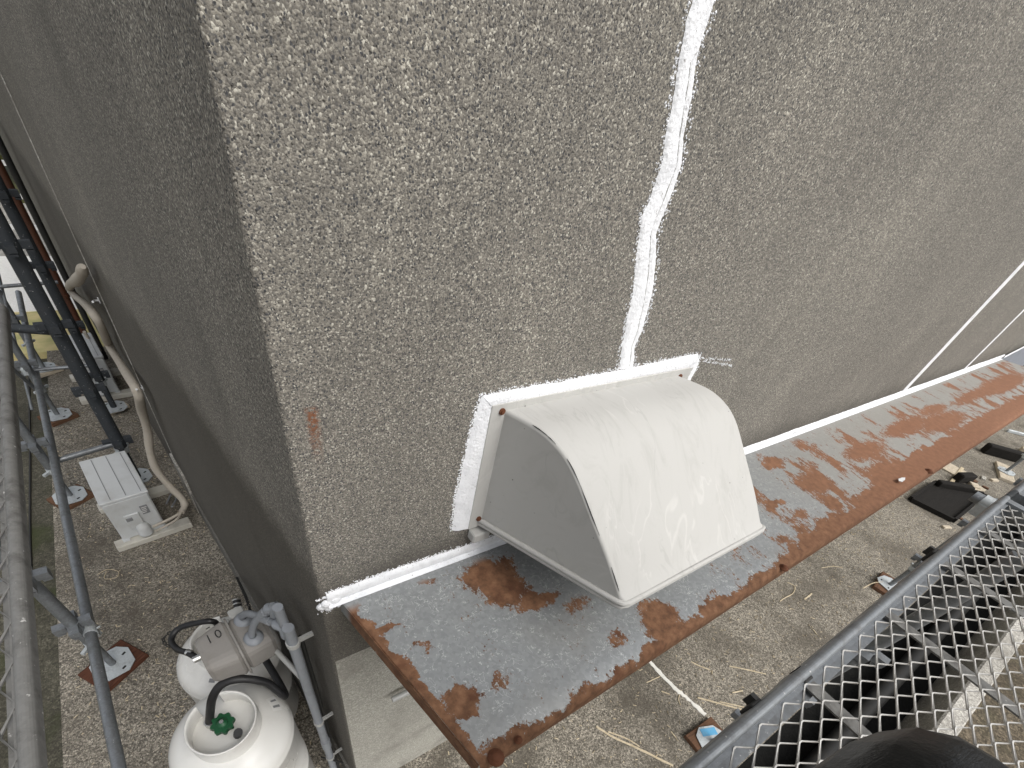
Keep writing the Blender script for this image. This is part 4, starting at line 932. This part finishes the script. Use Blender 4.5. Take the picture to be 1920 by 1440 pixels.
bar(zf_(830, 800), zf_(1000, 800), .12, .14, 'timber', 'darkwood', 'short black timber block behind the black box', 'timber', 'timbers by the black box')
bar(zf_(1170, 435), zf_(1620, 560), .14, .16, 'timber', 'darkwood', 'long dark timber lying across the slab at far right', 'timber', 'timbers by the black box')
bar(zf_(770, 860), zf_(930, 650), .05, .03, 'wood_lath', 'splint', 'thin tan lath leaning on the black box', 'lath')
bar(zf_(940, 910), zf_(1180, 900), .10, .03, 'broken_board', 'palewood', 'splintered pale board scrap beside the black box', 'board')
bar(zf_(1020, 860), zf_(1120, 890), .14, .05, 'broken_board', 'palewood', 'smaller pale board scrap beside the black box', 'board')
bar(zf_(1090, 1200), zf_(1160, 1180), .12, .06, 'stone_lump', 'kerb', 'pale lump of mortar near the plank end', 'stone')
bar(zf_(1480, 190), zf_(1760, 260), .05, .05, 'steel_rod', 'steel_pale', 'pale steel rod crossing the slab at the far right edge', 'rod')
bar(zf_(1640, 420), zf_(1760, 470), .16, .07, 'board', 'palewood', 'pale board end at the far right edge', 'board')
bar(zf_(780, 700), zf_(880, 640), .25, .02, 'tile_scrap', 'palewood', 'pinkish pale board tucked under the canopy edge', 'board')
SCR = random.Random(3)
for k_, (u, v) in enumerate(((1852, 918), (1838, 940), (1822, 958), (1806, 976), (1780, 990), (1842, 900), (1826, 905), (1868, 902))):
    p = atz(u, v, 0); L_ = SCR.uniform(.06, .16); an = SCR.uniform(0, 3.1)
    bar(p, p + V((math.cos(an) * L_, math.sin(an) * L_, 0)), SCR.uniform(.03, .07), SCR.uniform(.01, .03), 'wood_scrap', ('brownwood', 'palewood', 'kerb')[k_ % 3], '%s scrap %s' % (('brown wooden', 'pale wooden', 'grey mortar')[k_ % 3], ('at the far corner of the black box', 'beside the far end of the plank rail', 'between the box and the plank rail', 'at the near corner of the black box', 'lowest by the plank rail', 'behind the broken boards', 'touching the short timber block', 'nearest the bleached board')[k_]), 'scrap', 'scraps around the black box')
# white paint strip, cords and splinters
def ribbon(pts, w_, name, mat, label, cat, group=None, h_=.004, jag=.25):
    pts = spline(pts, 6); mb = MB(); vs = []
    for i, p in enumerate(pts):
        d_ = (pts[min(i + 1, len(pts) - 1)] - pts[max(i - 1, 0)]).normalized(); n_ = V((-d_.y, d_.x, 0)); a = w_ / 2 * (1 + rnd(-jag, jag)); b = w_ / 2 * (1 + rnd(-jag, jag))
        z = p.z
        vs += [V((p.x, p.y, z)) + n_ * a, V((p.x, p.y, z)) - n_ * b, V((p.x, p.y, z + h_)) - n_ * b * .7, V((p.x, p.y, z + h_)) + n_ * a * .7]
    mb.add(vs, [(i * 4 + q, i * 4 + (q + 1) % 4, (i + 1) * 4 + (q + 1) % 4, (i + 1) * 4 + q) for i in range(len(pts) - 1) for q in range(4)] + [(3, 2, 1, 0), tuple(range(len(vs) - 4, len(vs)))])
    return single(mb, name, mat, label, cat, group)
gz = lambda *l: [atz(u, v, .003) for u, v in l]
ribbon(gz((1218, 1240), (1240, 1263), (1265, 1290), (1290, 1310), (1323, 1340)), .035, 'paint_line', 'paint', 'white dried paint line running to the blue-taped foot', 'paint line', jag=.45)
GS = 'pale strips and splinters on the slab'
for l, w_, lab in ((((1308, 1308), (1345, 1318), (1400, 1333)), .013, 'pale split lath pointing to the black wedge catch'), (((1350, 1316), (1395, 1326), (1412, 1331)), .010, 'shorter splinter alongside the pale split lath'), (((1118, 1362), (1150, 1382), (1200, 1405), (1262, 1436)), .017, 'long curved pale strip near the front of the slab'),
                   (((1140, 1372), (1175, 1385), (1199, 1400)), .010, 'thin strip overlapping the long curved one'), (((1367, 1249), (1402, 1256), (1436, 1264)), .011, 'straight pale splinter in the middle of the slab'), (((1296, 1241), (1310, 1248), (1330, 1256)), .014, 'twisted pale shaving near the canopy edge'),
                   (((1476, 1092), (1490, 1100), (1486, 1113), (1470, 1122), (1462, 1128)), .010, 'hooked pale string below the canopy edge'), (((1508, 1124), (1516, 1118), (1522, 1113)), .016, 'short bright splinter right of the hooked string'), (((1212, 1280), (1238, 1268)), .008, 'thin twig crossing the end of the paint line'), (((1274, 1303), (1272, 1312), (1276, 1322)), .009, 'tiny bent shaving beside the paint line'),
                   (((1373, 1299), (1392, 1295)), .012, 'short shaving right of the paint line'), (((1258, 1372), (1268, 1384)), .010, 'short sliver left of the brown pad'), (((1540, 1065), (1560, 1062), (1580, 1064)), .008, 'faint thin splinter near the far brown pad'), (((1612, 1108), (1630, 1098), (1648, 1096)), .010, 'white cord lying over the untaped brown pad'),
                   (((1524, 1180), (1532, 1190)), .010, 'tiny sliver near the plank rail'), (((1240, 1296), (1256, 1302)), .010, 'little chip left of the paint line')):
    ribbon([p + V((0, 0, .045 if 'over the untaped' in lab else 0)) for p in gz(*l)], w_, 'wood_splinter' if 'cord' not in lab and 'string' not in lab else 'cord', 'splint', lab, 'splinter' if 'cord' not in lab and 'string' not in lab else 'cord', GS)
ribbon([atz(u, v, .003) for u, v in ((182, 1078), (202, 1068), (222, 1072), (218, 1083), (196, 1085), (200, 1072))], .004, 'thin_string', 'splint', 'loop of thin pale string on the slab by the left post', 'string')
ribbon([atz(u, v, -.088) for u, v in ((55, 700), (57, 860), (57, 1000), (60, 1100), (62, 1440))], .016, 'black_cable', 'dark', 'black cable along the side drain', 'cable', jag=.05, h_=.014)
# fine litter
lit = MB()
for _ in range(2200):
    if random.random() < .6: x, y = rnd(.6, 8), rnd(-1.2, -.02)
    else: x, y = rnd(-1.4, -.1), rnd(.1, 5)
    l = rnd(.006, .03); w_ = rnd(.001, .0042); a = rnd(0, 6.28); d_ = V((math.cos(a), math.sin(a), 0)); n_ = V((-d_.y, d_.x, 0)); c = V((x, y, .003)); h_ = V((0, 0, rnd(.002, .005)))
    lit.add([c - d_ * l / 2 - n_ * w_, c + d_ * l / 2 - n_ * w_, c + d_ * l / 2 + n_ * w_, c - d_ * l / 2 + n_ * w_, c - d_ * l / 2 + h_, c + d_ * l / 2 + h_], [(0, 1, 5, 4), (3, 4, 5, 2), (0, 4, 3), (1, 2, 5)])
o = lit.build('wood_litter', MT['splint']); o['kind'] = 'stuff'; o['label'] = 'fine pale wood litter strewn over the concrete slab'; o['category'] = 'litter'
# drain pipe lying in the front channel
pz = MB(); pz.tube([V((-2, -1.62, -.36)), V((30, -1.62, -.36))], .075, 16); single(pz, 'drain_pipe', 'dark', 'dull grey pipe lying in the dark drain channel', 'pipe')

# ------------------------------------------------------------------ beyond the side passage
rl2 = thing('guard_rail', 'white railing beyond the pavement', 'railing', (-2, 10.4, 0))
for zz in (.35, .75, 1.15): part(MB().box((-3, 10.4, zz), (16, .05, .06)), 'rail', 'whitebar', rl2)
for i in range(11): part(MB().box((-10.5 + i * 1.5, 10.4, .58), (.07, .07, 1.2)), 'post', 'whitebar', rl2)
def bush(c, R, h_, label, n=900):
    t = thing('bush', label, 'bush', c, 'bushes beyond the road'); lf = MB(); c = V(c)
    for _ in range(n):
        d_ = V((random.gauss(0, 1), random.gauss(0, 1), random.gauss(0, 1))).normalized(); q = c + V((d_.x * R * rnd(.5, 1), d_.y * R * rnd(.5, 1), h_ * .55 + d_.z * h_ * .5 * rnd(.5, 1)))
        a = V((rnd(-1, 1), rnd(-1, 1), rnd(-1, 1))).normalized() * rnd(.08, .16); b = d_.cross(a).normalized() * rnd(.05, .1); lf.add([q - a, q + b, q + a, q - b], [(0, 1, 2, 3)])
    part(lf, 'foliage', 'leaf', t); part(MB().tube([c, c + V((0, 0, h_ * .6))], .05, 6), 'stem', 'brown', t)
for i, (x, y, R, h_) in enumerate(((-1.2, 15.5, 1.3, 1.6), (-2.8, 16.2, 1.4, 1.9), (-4.6, 16.0, 1.5, 1.7), (.4, 17.0, 1.4, 1.9))):
    bush((x, y, 0), R, h_, ('small bush nearest the brown downpipe beyond the road', 'taller bush next along beyond the road', 'bush farthest left beyond the road', 'bush mostly hidden by the side wall beyond the road')[i])

# ------------------------------------------------------------------ the person crouching at the lower right
kd = .335; kn = CAM_C + sight(1590, 1545) / CAM_F * kd
def person():
    t = thing('person', 'person in scuffed black work trousers crouching on the mesh plank, bent knee in view', 'person', (kn.x, kn.y - .3, PZ))
    org = parent_origin(t)
    hip = V((kn.x + .20, kn.y - .44, PZ + .34)); f1 = V((kn.x + .03, kn.y - .16, PZ)); K2 = V((kn.x + .38, kn.y - .24, PZ + .08)); f2 = V((kn.x + .42, kn.y - .58, PZ))
    vs = [hip]; rad = [.15]; ed = []
    def ad(p, r, par): vs.append(V(p)); rad.append(r); ed.append((par, len(vs) - 1)); return len(vs) - 1
    for kk, ff, sx in ((kn, f1, -1), (K2, f2, 1)):
        h = ad(hip + V((sx * .11, .06, -.01)), .105, 0); m_ = ad(hip.lerp(kk, .55), .088, h); k0 = ad(kk + V((.0, -.04, -.012)), .136, m_); k1 = ad(kk, .130, k0)
        c = ad(kk.lerp(ff + V((0, 0, .1)), .4) + V((0, -.03, 0)), .062, k1); a = ad(ff + V((0, 0, .11)), .046, c); ad(ff + V((0, .06, .05)), .045, a); ad(ff + V((0, .15, .038)), .038, len(vs) - 1)
    sp = ad(hip + V((.05, -.03, .2)), .145, 0); ch = ad(hip + V((.08, -.02, .42)), .16, sp); nk = ad(hip + V((.08, .02, .60)), .062, ch); hd = ad(hip + V((.07, .05, .70)), .10, nk); ad(hip + V((.07, .06, .80)), .085, hd)
    for sx in (-1, 1):
        sh2_ = ad(hip + V((sx * .19 + .08, -.02, .47)), .065, ch); el = ad(hip + V((sx * .24 + .08, .04, .22)), .048, sh2_); wr = ad(hip + V((sx * .2 + .06, .24, .16)), .034, el); ad(hip + V((sx * .19 + .06, .32, .15)), .036, wr)
    me = bpy.data.meshes.new('body'); me.from_pydata([v - org for v in vs], ed, []); o = bpy.data.objects.new('body', me); COL.objects.link(o); o.parent = t; me.materials.append(MT['trouser'])
    md = o.modifiers.new('skin', 'SKIN'); md.use_smooth_shade = True; su = o.modifiers.new('sub', 'SUBSURF'); su.levels = su.render_levels = 2
    for i, sv in enumerate(me.skin_vertices[0].data): sv.radius = (rad[i], rad[i]); sv.use_root = (i == 0)
    hm = MB(); hm.lathe(vs[hd + 1] + V((0, 0, -.02)), [(.15, 0), (.125, .01), (.12, .06), (.085, .115), (.0005, .135)], 20); part(hm, 'helmet', 'hat', t)
person()
